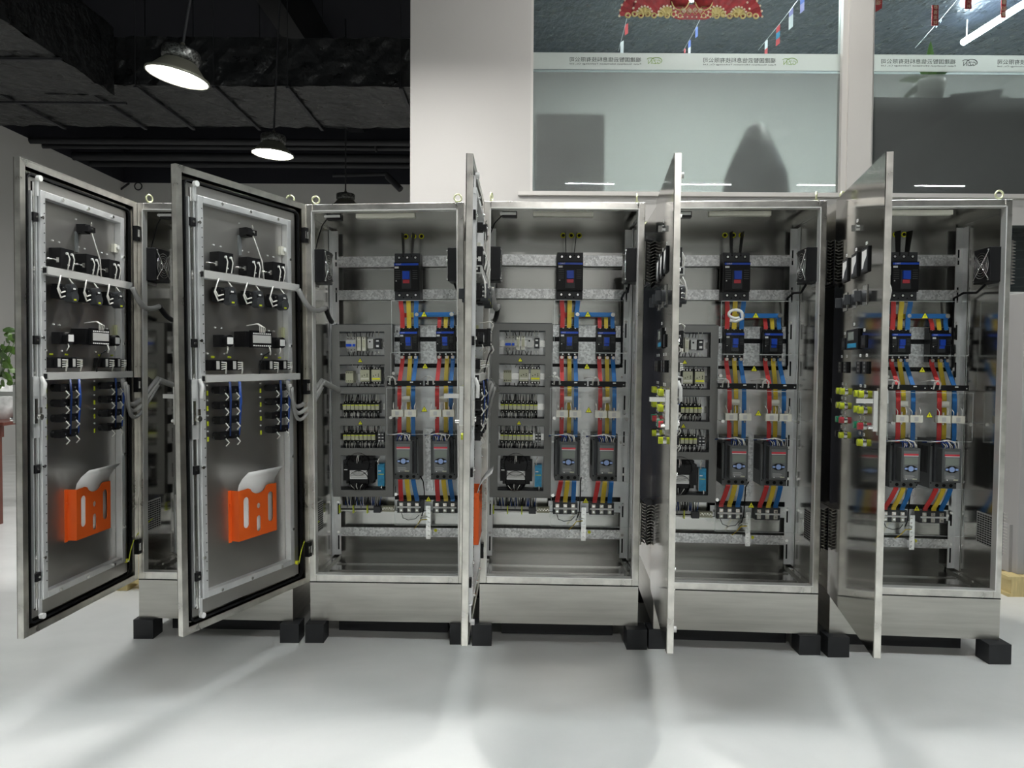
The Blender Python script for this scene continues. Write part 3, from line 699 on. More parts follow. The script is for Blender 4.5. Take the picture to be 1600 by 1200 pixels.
    for x0 in (.182, .245):
        t = mbz(); t.box(x0, x0+.053, .35, .395, 1.0, 1.094, 'dgrey'); t.box(x0+.001, x0+.052, .325, .352, 1.015, 1.08, 'beige')
        t.box(x0+.004, x0+.049, .324, .326, 1.025, 1.034, 'warn' if x0 > .2 else 'cream')
        for dx in (.01, .026, .042): t.cyl((x0+dx, .349, 1.088), (x0+dx, .351, 1.088), .004, 'chrome', 6); t.cyl((x0+dx, .349, 1.007), (x0+dx, .351, 1.007), .004, 'chrome', 6)
        for dx, dz_ in ((.012, .045), (.04, .045), (.04, .055), (.025, .05)): t.box(x0+dx-.002, x0+dx+.002, .3235, .3255, 1.0+dz_-.003, 1.0+dz_+.003, 'rubber')
        t.build('contactor', root)
    # rows 3 and 4: relays
    for row, (zc, n) in enumerate(((.872, 9), (.705, 8))):
        for i in range(n):
            x = .083+i*.0228
            t = mbz(); t.box(x, x+.0205, .352, .395, zc-.034, zc+.034, 'black'); t.box(x+.001, x+.0195, .325, .355, zc-.014, zc+.015, 'beige'); t.box(x+.001, x+.0195, .324, .3255, zc+.009, zc+.0145, 'lime')
            for zz in (-.027, .027): t.cyl((x+.010, .351, zc+zz), (x+.010, .353, zc+zz), .003, 'chrome', 6)
            t.build('relay', root)
    for x in (.275, .293):
        t = mbz(); t.box(x, x+.015, .345, .395, .678, .728, 'dgrey'); t.box(x+.002, x+.013, .343, .346, .718, .724, 'white'); t.box(x+.002, x+.013, .343, .346, .7, .706, 'white'); t.box(x+.002, x+.013, .343, .346, .682, .688, 'white'); t.build('terminal', root)
    cb = ['wirew', 'black', 'wirew', 'black', 'dgrey']
    wires(root, .105, .29, .345, 1.262, 1.292, 11, 1, ['black', 'black', 'wirew']); wires(root, .105, .29, .345, 1.181, 1.153, 11, 2, ['black', 'black', 'wirew'])
    wires(root, .10, .30, .345, 1.09, 1.11, 8, 3, ['black', 'black', 'wirew']); wires(root, .10, .30, .345, 1.004, .982, 9, 4, ['black', 'wirew'])
    for zc, s_ in ((.872, 5), (.705, 7)):
        wires(root, .083, .288, .343, zc+.03, zc+.07, 24, s_, cb, sway=.006); wires(root, .083, .288, .343, zc-.03, zc-.062, 30, s_+1, cb, sway=.008)
    wires(root, .275, .31, .343, .728, .772, 3, 31, ['lgrey']); wires(root, .275, .31, .343, .678, .648, 3, 32, ['lgrey'])
    # row 5: control transformer + power supply
    t = mbz(); t.box(.086, .262, .315, .39, .468, .58, 'black'); t.box(.10, .25, .325, .385, .45, .6, 'black')
    t.lathe([(.062, -.012), (.066, 0), (.06, .012), (.03, .016), (.0001, .016)], (.172, .318, .56), 'black', 24, 'y')
    t.lathe([(.055, -.012), (.058, 0), (.05, .012), (.0001, .014)], (.172, .318, .468), 'black', 24, 'y')
    for dx in (-.07, .07):
        for z in (.575, .545): t.torus((.172+dx, .313, z), .006, .002, 'dgrey', n=10, m_=5)
    rd = random.Random(9)
    for i in range(10): t.tube([(.13+i*.009, .306, .575+rd.uniform(-.01, .01)), (.135+i*.008, .30, .59), (.14+i*.007, .315, .61)], .002, 'black' if i not in (4, 5) else 'wirew', 5)
    for i in range(8): t.tube([(.13+i*.011, .306, .455+rd.uniform(-.01, .01)), (.135+i*.009, .30, .44), (.15+i*.005, .315, .42)], .002, 'black' if i % 3 else 'wirew', 5)
    tf = t.build('control_transformer', root)
    t = mbz(); t.box(.123, .222, .3135, .315, .476, .524, 'white')
    for i in range(4): t.box(.129, .216-.01*(i % 2), .313, .3136, .484+i*.01, .487+i*.01, 'lgrey')
    t.build('rating_label', tf)
    mbz().box(.092, .11, .3135, .315, .525, .531, 'white').build('tag', tf)
    t = mbz(); t.box(.276, .314, .325, .39, .436, .558, 'psu'); t.box(.274, .276, .325, .39, .434, .56, 'lgrey'); t.box(.28, .31, .3235, .325, .50, .503, 'warn'); t.box(.28, .295, .323, .325, .517, .523, 'white')
    t.tube([(.285, .32, .556), (.28, .31, .575), (.29, .33, .60)], .003, 'wirew', 6).tube([(.30, .32, .44), (.30, .31, .428), (.30, .33, .418)], .003, 'wirew', 6); t.build('power_supply', root)
    # bottom-left terminal strip
    t = mbz(); t.box(.046, .288, .375, .40, .284, .292, 'white'); t.box(.046, .288, .37, .40, .302, .318, 'lgrey'); t.box(.046, .288, .378, .40, .292, .302, 'black')
    for i in range(30): t.box(.05+i*.0078, .0555+i*.0078, .366, .372, .305, .317, 'lgrey' if i % 5 else 'grey')
    t.build('terminal_strip', root)
    for x in (.05, .128, .207): mbz().box(x-.003, x+.003, .355, .40, .277, .322, 'lime').build('end_stop', root)
    t = mbz(); t.box(.290, .360, .36, .40, .286, .316, 'beige'); 
    for i in range(9): t.cyl((.296+i*.0075, .359, .301+.006*(i % 2)), (.296+i*.0075, .361, .301+.006*(i % 2)), .003, 'chrome', 6)
    t.box(.246, .285, .345, .4, .283, .318, 'dgrey'); t.build('earth_terminal', root)
    wires(root, .055, .28, .37, .318, .378, 34, 11, ['black', 'wireb', 'dgrey', 'wirew'], sway=.01)
    # --- acrylic guards
    def guard(x0, x1, y, z0, z1, pts):
        t = mbz(); t.box(x0+.001, x1-.001, y, y+.003, z0+.001, z1-.001, 'acrylic')
        g = t.build('acrylic_guard', root)
        t = mbz()
        for a in ((x0, x1, z1-.001, z1+.0006), (x0, x1, z0-.0006, z0+.001)): t.box(a[0], a[1], y-.0002, y+.0032, a[2], a[3], 'edge')
        for x in (x0, x1): t.box(x-.0007, x+.0007, y-.0002, y+.0032, z0, z1, 'edge')
        t.build('lit_edge', g)
        for x, z in pts:
            mbz().cyl((x, y-.006, z), (x, y, z), .009, 'chrome', 10).cyl((x, y, z), (x, .404, z), .004, 'chrome', 8).build('standoff', g)
    guard(.37, .77, .285, 1.175, 1.455, ())
    guard(.352, .770, .228, .733, .983, ((.374, .823), (.758, .823)))
    guard(.368, .797, .334, .219, .470, ((.376, .39),))
    guard(.36, .77, .300, 1.0, 1.172, ((.375, 1.06),))
    for x, y, z in ((.548, .283, 1.381), (.549, .298, 1.100), (.556, .226, .869), (.557, .332, .365)): bolt_sign(root, x, y, z)
    bolt_sign(root, .188, .3085, 1.132, .022); bolt_sign(root, .186, .3085, .789, .022)
    # --- lighting, limit switch, loom, fans, vents
    mbz().box(.245, .548, .035, .065, H-.066, H-.042, 'cream').build('cabinet_light', root, .003)
    t = mbz(); t.box(.09, .165, .05, .09, H-.068, H-.04, 'black'); t.box(.085, .16, .046, .05, H-.058, H-.045, 'white'); t.cyl((.085, .045, H-.052), (.085, .06, H-.052), .007, 'white', 10)
    t.tube([(.09, .07, H-.055), (.05, .1, H-.09), (.02, .12, H-.16), (.016, .1, H-.22), (.03, .08, H-.25)], .003, 'rubber', 6); t.build('door_switch', root)
    mbz().tube([(.74, .10, 1.52), (.745, .18, 1.49), (.745, .30, 1.50), (.742, .385, 1.48), (.745, .395, 1.40), (.748, .395, 1.2), (.748, .39, 1.12), (.735, .39, 1.098), (.6, .395, 1.095), (.46, .395, 1.095)], .006, 'rubber', 8).build('cable_loom', root)
    for sgn in (0, 1):
        X = (lambda a: a) if not sgn else (lambda a: CW-a)
        def bx(t, a, b, *r): t.box(min(X(a), X(b)), max(X(a), X(b)), *r)
        t = mbz(); bx(t, .003, .01, .015, .17, 1.515, 1.705, 'lgrey'); bx(t, .01, .085, .02, .16, 1.527, 1.695, 'black')
        fan = t.build('ventilation_fan', root, .003)
        t = mbz(); xf = X(.088)
        for rr in (.014, .026, .038, .050, .062): t.torus((xf, .09, 1.611), rr, .0014, 'chrome', 'x', 24, 5)
        for s_ in (-1, 1): t.tube([(xf, .09-.062, 1.611-s_*.066), (xf, .09+.062, 1.611+s_*.066)], .0022, 'chrome', 5)
        for sy in (-1, 1):
            for sz in (-1, 1): t.cyl((X(.084), .09+sy*.06, 1.611+sz*.072), (X(.091), .09+sy*.06, 1.611+sz*.072), .005, 'chrome', 8)
        t.build('finger_guard', fan)
        t = mbz(); bx(t, .003, .006, .03, .21, .225, .383, 'lgrey')
        for i in range(13):
            for j in range(8): bx(t, .0055, .0066, .036+j*.0215, .0525+j*.0215, .232+i*.0115, .2385+i*.0115, 'rubber')
        gr = t.build('filter_grille', root)
        for z0, z1 in ((1.513, 1.727), (.205, .415)):   # louvred hoods outside
            t = mbz(); bx(t, -.008, 0, .02, .21, z0, z1, 'steel_weld'); n = 14
            for i in range(n):
                z = z0+(z1-z0)*(i+.3)/n
                xo, xi = X(-.034), X(-.006)
                t.add([(xi, .025, z+.012), (xi, .205, z+.012), (xo, .205, z), (xo, .025, z), (xi, .025, z+.0135), (xi, .205, z+.0135), (xo, .205, z+.002), (xo, .025, z+.002)],
                      [(0, 1, 2, 3), (4, 7, 6, 5), (0, 4, 5, 1), (1, 5, 6, 2), (2, 6, 7, 3), (3, 7, 4, 0)], 'steel_weld')
            bx(t, -.012, -.008, .02, .21, z0, z1, 'rubber')
            t.build('louvred_hood', root)
    # lifting eyes
    for x, y in ((.035, .05), (.765, .05), (.035, .76), (.765, .76)):
        t = MB(); t.torus((0, 0, .032), .0185, .0045, 'gold', 'y', 20, 8).cyl((0, 0, 0), (0, 0, .012), .012, 'gold', 12)
        o = t.build('lifting_eye', root); o.location = (x, y, Pz+H)
    # ============ door
    door = MB(Pz)
    door.box(0, CW, -.027, -.024, 0, H, 'door_steel')
    e = .004
    for a in ((0, e, 0, H), (CW-e, CW, 0, H)): door.box(a[0], a[1], -.024, 0, a[2], a[3], 'steel_weld')
    for a in ((e, CW-e, 0, e), (e, CW-e, H-e, H)): door.box(a[0], a[1], -.024, 0, a[2], a[3], 'steel_weld')
    dr = door.build('door', root)
    t = mbz()
    for a in ((e, .03, e, H-e), (CW-.03, CW-e, e, H-e)): t.box(a[0], a[1], -.006, -.001, a[2], a[3], 'steel_weld')
    for a in ((.03, CW-.03, e, .028), (.03, CW-.03, H-.028, H-e)): t.box(a[0], a[1], -.006, -.001, a[2], a[3], 'steel_weld')
    t.build('door_return', dr)
    mbz().box(.06, CW-.06, -.0238, -.0225, .055, H-.055, 'panel_steel').build('inner_sheet', dr)
    ga, gb, gc, gd, gw = .040, .752, .036, H-.044, .007
    lo = []; 
    def rr_(x0, x1, z0, z1, r):
        pts = []
        for (cx_, cz_, a0) in ((x1-r, z1-r, 0), (x0+r, z1-r, PI/2), (x0+r, z0+r, PI), (x1-r, z0+r, 1.5*PI)):
            pts += [(cx_+r*math.cos(a0+PI/2*i/5), cz_+r*math.sin(a0+PI/2*i/5)) for i in range(6)]
        return pts
    me = plate_mesh('gasket', [rr_(ga, gb, gc, gd, .03), rr_(ga+gw, gb-gw, gc+gw, gd-gw, .024)], .012, 'rubber'); me.transform(RX); me.transform(Matrix.Translation((0, -.014, Pz)))
    o = D.objects.new('gasket', me); COL.objects.link(o); o.parent = dr
    # stiffening frame
    t = mbz(); a0, a1, b0, b1, w_ = .125, .700, .125, 1.812, .028
    t.box(a0, a0+w_, -.0225, .010, b0, b1, 'galv_plain'); t.box(a1-w_, a1, -.0225, .010, b0, b1, 'galv_plain')
    t.box(a0+w_, a1-w_, -.0225, .010, b0, b0+w_, 'galv_plain'); t.box(a0+w_, a1-w_, -.0225, .010, b1-w_, b1, 'galv_plain')
    t.build('stiffening_frame', dr, .002)
    t = mbz()
    for i in range(40): t.cyl((a1-w_+.008, .0098, .2+i*.04), (a1-w_+.008, .0112, .2+i*.04), .0025, 'rubber', 6)
    tag(t.build('frame_hole', dr), kind='stuff')
    for i, (x, z) in enumerate([(a1-.006, zz) for zz in (1.70, 1.49, 1.21, .68, .30)]+[(a0+.012, zz) for zz in (1.62, 1.2, .66, .3)]+[(x, b1-.012) for x in (.57, .40, .22)]+[(x, b0+.012) for x in (.6, .42, .22)]):
        mbz().cyl((x, .010, z), (x, .016, z), .007, 'chrome', 10).build('screw', dr)
    # espagnolette
    t = mbz(); t.box(.706, .712, -.0225, -.002, .10, 1.80, 'galv_plain'); t.box(.732, .738, -.0225, -.002, .10, 1.80, 'galv_plain'); t.box(.715, .727, -.012, -.004, .09, 1.84, 'chrome'); t.build('lock_rod', dr)
    for z in (1.698, 1.199, .672, .227): mbz().box(.708, .736, -.006, .008, z-.018, z+.018, 'black').cyl((.722, .008, z), (.722, .011, z), .005, 'chrome', 8).build('rod_guide', dr, .002)
    for z, s_ in ((1.855, 1), (.062, -1)):
        mbz().cyl((.71, .004, z), (.71, .02, z), .012, 'white', 14).box(.703, .717, -.002, .006, min(z, z-s_*.07), max(z, z-s_*.07), 'galv_plain').build('rod_roller', dr)
    t = mbz(); t.box(.705, .738, -.02, .002, .80, 1.05, 'galv_plain'); t.box(.727, .735, .002, .012, .86, .96, 'chrome'); t.cyl((.712, .002, .885), (.712, .018, .885), .012, 'chrome', 12); t.box(.70, .715, .004, .01, .90, .925, 'chrome')
    t.tube([(.705, .01, 1.05), (.70, .022, 1.02), (.708, .022, .97)], .008, 'white', 8); t.build('lock_case', dr)
    t = mbz(); t.box(.772, .790, -.045, -.028, .865, 1.02, 'chrome'); t.box(.774, .788, -.105, -.045, .972, .990, 'chrome'); t.cyl((.781, -.06, .88), (.781, -.045, .88), .008, 'chrome', 12); t.box(.770, .792, -.029, -.027, .85, 1.03, 'steel_weld')
    t.build('handle', dr, .002)
    for z in (1.758, .997, .172):
        mbz().box(.006, .032, -.004, .02, z-.037, z+.037, 'black').box(.010, .03, .02, .024, z-.018, z+.018, 'chrome').cyl((.004, .01, z-.03), (.004, .01, z+.03), .005, 'chrome', 8).build('hinge', dr)
    # wire trunking bars
    for z0, z1 in ((1.470, 1.503), (1.036, 1.067)):
        t = mbz(); t.box(.095, .69, -.012, .032, z0, z1, 'lgrey'); t.box(.689, .6905, -.006, .026, z0+.005, z1-.005, 'black'); t.build('wire_trunking', dr, .002)
    # devices: front part outside, body inside
    def plate(x, z, w_=.022, h=.012): mbz().box(x-w_/2, x+w_/2, -.0285, -.027, z-h/2, z+h/2, 'white').box(x-w_*.2, x+w_*.2, -.0288, -.0285, z-h*.25, z+h*.25, 'grey').build('nameplate', dr)
    def rivet(x, z, k='white', w_=0): (mbz().cyl((x, -.0225, z), (x, -.018, z), .0035, k, 6) if not w_ else mbz().box(x-w_/2, x+w_/2, -.0225, -.020, z-.004, z+.004, k)).build('rivet', dr)
    UA = (.235, .40, .567)
    for x in UA:
        t = mbz(); t.box(x-.04, x+.042, -.022, .030, 1.508, 1.592, 'black'); t.box(x+.03, x+.046, .012, .024, 1.53, 1.55, 'chrome'); t.cyl((x+.042, .01, 1.542), (x+.085, .0, 1.54), .0045, 'chrome', 8)
        for dx in (-.022, .008): t.cyl((x+dx, .03, 1.572), (x+dx, .037, 1.572), .0055, 'white', 8); t.tube([(x+dx, .037, 1.572), (x+dx, .045, 1.55), (x+dx, .036, 1.503)], .0028, 'wirew', 5)
        t.box(x-.012, x+.002, .03, .0308, 1.522, 1.528, 'white')
        t.box(x-.05, x+.05, -.034, -.027, 1.495, 1.598, 'black'); t.box(x-.043, x+.043, -.035, -.034, 1.502, 1.592, 'dgrey')
        t.prism([(x-.036, 1.512), (x-.036, 1.585), (x+.034, 1.585), (x+.034, 1.56), (x+.02, 1.55), (x, 1.538), (x-.015, 1.515)], -.0358, -.035, 'y', 'white'); t.build('ammeter', dr, .001)
        plate(x, 1.615); rivet(x+.02, 1.625); rivet(x-.02, 1.624)
        # selector switch
        t = mbz(); t.box(x-.03, x+.035, -.022, .03, 1.385, 1.432, 'black'); t.box(x-.02, x+.045, -.01, .022, 1.378, 1.44, 'black')
        for dz_ in (0, .018, .036):
            for dx in (-.01, .01, .03): t.cyl((x+dx, .03, 1.39+dz_), (x+dx, .034, 1.39+dz_), .003, 'chrome', 6)
        t.cyl((x-.01, .02, 1.39), (x-.01, .056, 1.39), .024, 'dgrey', 20); t.cyl((x-.01, .02, 1.425), (x-.01, .05, 1.425), .020, 'dgrey', 20); t.box(x-.034, x+.01, .02, .05, 1.39, 1.425, 'dgrey')
        t.box(x-.012, x+.004, .056, .0568, 1.420, 1.427, 'white'); t.box(x-.016, x+.0, .056, .0568, 1.374, 1.381, 'lime')
        for dz_, rr in ((0, .05), (.02, .03)): t.tube([(x+.025, .035, 1.39+dz_), (x+.065, .045, 1.38+dz_), (x+.075+rr*.2, .045, 1.415+dz_*.4), (x+.065, .04, 1.45), (x+.045, .03, 1.475)], .0032, 'wirew', 6)
        t.tube([(x-.02, .045, 1.44), (x-.015, .035, 1.455), (x-.01, .025, 1.472)], .003, 'wirew', 5)
        t.build('selector_switch', dr)
        t = mbz(); t.box(x-.034, x+.034, -.031, -.027, 1.362, 1.445, 'chrome'); t.cyl((x, -.045, 1.40), (x, -.027, 1.40), .024, 'dgrey', 18); t.box(x-.006, x+.006, -.07, -.045, 1.378, 1.422, 'dgrey'); t.build('selector_knob', dr, .002)
    # top rotary lock switch
    t = mbz(); t.box(.40, .435, -.022, .02, 1.685, 1.725, 'black'); t.box(.388, .44, .01, .036, 1.692, 1.715, 'black'); t.cyl((.412, .036, 1.705), (.412, .042, 1.705), .006, 'chrome', 8)
    t.tube([(.405, .03, 1.69), (.385, .03, 1.65), (.355, .035, 1.58), (.345, .035, 1.50)], .0028, 'wirew', 5).tube([(.41, .03, 1.72), (.415, .035, 1.735), (.405, .03, 1.72)], .003, 'wirew', 5)
    t.box(.425, .445, -.0225, -.018, 1.60, 1.69, 'grey'); t.build('key_switch', dr)
    t = mbz(); t.cyl((.41, -.034, 1.705), (.41, -.027, 1.705), .015, 'chrome', 16); t.box(.407, .413, -.05, -.034, 1.692, 1.718, 'chrome'); t.build('key_lock', dr); plate(.41, 1.737); rivet(.437, 1.745)
    # meter + hour counters
    t = mbz(); t.box(.335, .475, -.022, .045, 1.190, 1.258, 'black'); t.box(.325, .455, .045, .060, 1.186, 1.262, 'black'); t.box(.332, .448, .060, .0608, 1.207, 1.242, 'lgrey')
    for i in range(9):
        for z in (1.249, 1.195): t.box(.334+i*.013, .342+i*.013, .060, .0618, z-.003, z+.003, 'white')
    for i in range(4): t.tube([(.375+i*.01, .062, 1.255), (.38+i*.012, .07, 1.275+.003*i), (.405+i*.004, .055, 1.293), (.43, .01, 1.285)], .0026, 'wirew', 5)
    t.tube([(.345, .063, 1.19), (.347, .07, 1.17), (.338, .06, 1.155)], .0035, 'wirew', 5).tube([(.335, .06, 1.17), (.37, .05, 1.15), (.385, .04, 1.11), (.375, .03, 1.067)], .003, 'black', 5)
    t.box(.30, .50, -.036, -.027, 1.185, 1.272, 'black'); t.box(.33, .43, -.0368, -.036, 1.225, 1.262, 'screen'); t.box(.325, .475, -.0368, -.036, 1.193, 1.212, 'psu'); t.build('power_meter', dr, .001)
    plate(.40, 1.295)
    for x in (.567, .235):
        t = mbz(); t.box(x-.03, x+.03, -.022, .015, 1.187, 1.238, 'black'); t.cyl((x-.008, .015, 1.213), (x-.008, .036, 1.213), .026, 'black', 16); t.box(x-.026, x+.008, .036, .037, 1.198, 1.228, 'white')
        t.tube([(x, .03, 1.19), (x+.004, .035, 1.175), (x-.005, .02, 1.16)], .003, 'wirew', 5)
        t.box(x-.035, x+.035, -.033, -.027, 1.188, 1.240, 'black'); t.box(x-.015, x+.02, -.0338, -.033, 1.2, 1.228, 'dgrey'); t.build('hour_counter', dr, .001); plate(x, 1.262); rivet(x+.018, 1.27); rivet(x-.018, 1.269)
    for x0 in (.19, .285, .515, .61):
        t = mbz(); t.box(x0-.032, x0+.032, -.022, .008, 1.085, 1.13, 'black'); t.box(x0-.03, x0+.02, .008, .026, 1.085, 1.125, 'black')
        for i in range(4): t.tube([(x0-.01, .026, 1.09+i*.01), (x0-.022, .042, 1.095+i*.008), (x0-.034, .03, 1.09+i*.008), (x0-.04, .02, 1.07)], .0028, 'wirew' if i != 2 else 'cream', 5)
        t.box(x0+.0, x0+.018, .026, .0265, 1.09, 1.125, 'lgrey')
        t.box(x0-.033, x0+.033, -.036, -.027, 1.083, 1.133, 'black')
        for dz_ in (0, .016, .032): t.box(x0-.012, x0+.012, -.0368, -.036, 1.09+dz_, 1.099+dz_, 'grey')
        t.build('digital_relay', dr, .001); plate(x0, 1.158); rivet(x0+.02, 1.158); rivet(x0-.01, 1.143, 'lime', .018)
    cols = [('lime', 'lime'), ('lime', 'lime'), ('green', 'redlens'), ('black', 'lime')]
    for ci, xs in enumerate(((.21, .275), (.53, .595))):
        for ri, z in enumerate((1.0, .935, .87, .803)):
            for bi, x in enumerate(xs):
                t = mbz(); t.cyl((x, -.022, z), (x, .01, z), .016, 'black', 14); t.box(x-.024, x+.022, .0, .03, z-.015, z+.016, 'black'); t.cyl((x-.004, .03, z), (x-.004, .033, z), .004, 'chrome', 6)
                t.tube([(x-.01, .03, z-.012), (x-.02, .04, z-.03), (x-.012, .03, z-.045)], .003, 'wirew', 5)
                k = cols[ri][bi]
                t.cyl((x, -.034, z), (x, -.027, z), .018, 'chrome' if k != 'black' else 'black', 16); t.cyl((x, -.052, z), (x, -.034, z), .0145, k, 16); t.build('pilot_lamp' if k == 'lime' else ('push_button' if k != 'black' else 'rotary_switch'), dr)
                plate(x, z+.033)
            rivet(xs[1]+.04, z+.022)
            mbz().box(xs[1]+.034, xs[1]+.042, -.0225, -.0205, z-.022, z-.002, 'lime').build('rivet', dr)
        t = mbz(); xm = sum(xs)/2
        for j in range(5): t.tube([(xm-.006+j*.003, .034, 1.036), (xm-.004+j*.003, .040, .97), (xm-.002+j*.002, .034, .80)], .0025, 'wireb' if j % 2 else 'black', 5)
        for j in range(4): t.tube([(xs[0]-.03+j*.003, .034, 1.036), (xs[0]-.03+j*.003, .04, .95), (xs[0]-.026, .03, .80)], .003, 'wireb', 5)
        tag(t.build('wire_bundle', dr), kind='stuff')
    # door stay bracket, small switch
    t = mbz(); t.box(.15, .18, -.022, -.005, 1.64, 1.68, 'cream'); t.cyl((.157, -.005, 1.665), (.157, .002, 1.665), .01, 'white', 10); t.build('stay_bracket', dr)
    t = mbz(); t.box(.155, .165, -.022, -.01, 1.24, 1.29, 'gold'); t.cyl((.145, -.022, 1.25), (.145, -.01, 1.25), .008, 'chrome', 8); t.build('earth_stud', dr)
    mbz().cyl((.075, -.0225, .115), (.075, -.012, .115), .010, 'warn', 12).cyl((.075, -.012, .115), (.075, -.006, .115), .006, 'chrome', 8).build('earth_stud', dr)
    # orange document pocket
    px0, px1, pz0, pz1 = .258, .518, .322, .552; xm = .382
    arc = [(xm+.052*math.cos(a), .556-.036*math.sin(a)) for a in [PI*i/12 for i in range(13)]]
    front = [(px0+.006, pz0+.004), (px1-.012, pz0+.004), (px1-.012, pz1-.004), (xm+.066, pz1)]+[p for p in arc if p[1] < pz1]+[(xm-.066, pz1), (px0+.006, pz1-.004)]
    holes = [slot(xm-.078, .375, .515, .017), slot(xm+.078, .375, .515, .017), [(xm+.011*math.cos(-2*PI*i/14), .463+.013*math.sin(-2*PI*i/14)) for i in range(14)], slot(xm, .345, .418, .013)]
    me = plate_mesh('document_pocket', [front]+holes, .0025, 'orange'); me.transform(RX); me.transform(Matrix.Translation((0, .020, Pz)))
    b = MB(Pz); b.box(px1-.014, px1-.011, -.0225, .021, pz0+.002, pz1-.003, 'orange'); b.box(px0+.005, px0+.008, -.0225, .021, pz0+.002, pz1-.003, 'orange'); b.box(px0+.006, px1-.012, -.0225, .021, pz0+.002, pz0+.005, 'orange')
    b.box(px1-.012, px1+.006, -.0225, -.0205, pz0-.004, pz1-.002, 'orange'); b.cyl((px1-.002, -.0205, .49), (px1-.002, -.012, .49), .004, 'chrome', 8)
    bmm = bmesh.new(); bmm.from_mesh(me); bmm.from_mesh(b.mesh('tmp')); bmm.to_mesh(me); bmm.free()
    o = D.objects.new('document_pocket', me); COL.objects.link(o); o.parent = dr
    return root, dr
proto, door0 = make_cabinet()

# cable loops between door and cabinet (depends on the door angle)
def loops(root, a):
    ca, sa = math.cos(a), math.sin(a)
    dw = lambda u, off, z: (u*ca+off*sa, -u*sa+off*ca, z)
    def sag(p0, p1, bow, n=14):
        pts = []
        for i in range(n+1):
            t = i/n; p = Vector(p0).lerp(Vector(p1), t); p += Vector(bow)*math.sin(PI*t); pts.append(p)
        return pts
    t = mbz()
    t.tube(sag(dw(.125, .05, 1.475), (.075, .07, 1.40), (-.0, -.02, -.05)), .013, 'sleeve', 10)
    t.tube(sag((.075, .07, 1.40), (.05, .25, 1.34), (.0, .0, -.01)), .013, 'black', 8); t.build('door_cable', root)
    t = mbz()
    for k in range(3): t.tube(sag(dw(.21, .05+.012*k, 1.03-.015*k), (.03, .14, 1.03-.02*k), (-.03, -.03, -.13-.015*k)), .011-.001*k, 'sleeve' if k != 1 else 'lgrey', 8)
    t.tube(sag((.03, .14, 1.02), (.07, .34, .96), (0, 0, .0)), .016, 'sleeve', 8); t.build('door_cable', root)
    t = mbz(); t.tube(sag(dw(.075, -.005, .115), (.02, .10, .29), (-.01, -.03, .02)), .0028, 'lime', 6); t.build('earth_strap', root)

CAB = {'A': (-1.9106, 3.6221, -.0298, .0049, 1.5916, 0), 'B': (-1.0262, 3.6124, -.0522, -.0093, 1.9124, -.005), 'C': (-.1591, 3.5637, -.0201, .0066, 1.5629, .007),
       'D': (.711, 3.5143, -.0656, .0036, 1.6206, 0), 'E': (1.5683, 3.4685, -.0769, .0043, 1.7092, 0)}
LAB = {'A': 'stainless steel control cabinet at the far left, mostly hidden behind the second open door',
       'B': 'second stainless control cabinet from the left, its door with orange pocket swung widest open',
       'C': 'middle stainless control cabinet whose open door is seen edge-on at its left',
       'D': 'fourth stainless control cabinet from the left, its narrow mirror-like door hiding part of the relays',
       'E': 'rightmost stainless control cabinet, outer door face with lamps and white plates in view'}
cabs = {}
for n in 'BACDE':
    X0, Y0, yaw, tilt, da, dzz = CAB[n]
    if n == 'B': r = proto; d = door0
    else:
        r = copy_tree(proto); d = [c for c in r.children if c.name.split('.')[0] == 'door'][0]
    so = {'D': .010, 'E': .014}.get(n, 0); d.location = (so*math.sin(da), so*math.cos(da), 0)
    r.location = (X0, Y0, .1+dzz); r.rotation_euler = (0, tilt, yaw); d.rotation_euler = (0, 0, -da)
    tag(r, LAB[n], 'electrical cabinet', 'open stainless control cabinets in a row'); cabs[n] = (r, d)
for n in 'ABCDE':
    r, d = cabs[n]; loops(r, CAB[n][4])
    eyes = [c for c in r.children if c.name.split('.')[0] == 'lifting_eye']
    rot = {'A': (1.15, .2, .3, 0), 'B': (.15, .25, .9, 0), 'C': (1.35, 1.45, .8, .3), 'D': (.9, 1.2, .5, .4), 'E': (.5, .1, .3, .6)}[n]
    for o, a in zip(eyes, rot): o.rotation_euler = (0, 0, a)
# taped white lead hanging in the fourth cabinet
t = mbz(); pts = [(.44+.035*math.cos(a), .27, 1.385+.022*math.sin(a)) for a in [.3+2*PI*i/14*.8 for i in range(15)]]
t.tube([(.41, .268, 1.352), (.44, .262, 1.345), (.475, .266, 1.36)]+pts, .008, 'white', 8); t.build('taped_lead', cabs['D'][0])
bpy.context.view_layer.update()

# papers standing in the pockets
for n, lab in (('A', 'white paper sheets in the orange pocket of the far left door'), ('B', 'white paper sheets in the orange pocket of the second door'), ('C', 'white paper in the orange pocket of the edge-on third door')):
    mw = cabs[n][0].matrix_world @ Matrix.Rotation(-CAB[n][4], 4, 'Z')
    vs = []; nz = 10
    for s_ in (0, 1):
        for i in range(nz+1):
            z = .335+.30*i/nz; y = .012+.0015*s_+(0 if i < 7 else .007*(i-7)**2)
            vs += [(.270, y, z+Pz), (.502, y, z+Pz)]
    fs = []; m_ = 2*(nz+1)
    for i in range(nz):
        a = 2*i; fs += [(a, a+1, a+3, a+2), (m_+a, m_+a+2, m_+a+3, m_+a+1), (a, a+2, m_+a+2, m_+a), (a+1, m_+a+1, m_+a+3, a+3)]
    fs += [(0, m_, m_+1, 1), (2*nz, 2*nz+1, m_+2*nz+1, m_+2*nz)]
    b = MB(); b.add(vs, fs, 'paper', True); o = b.build('paper_sheet'); o.matrix_world = mw
    tag(o, lab, 'paper', 'papers in the door pockets')

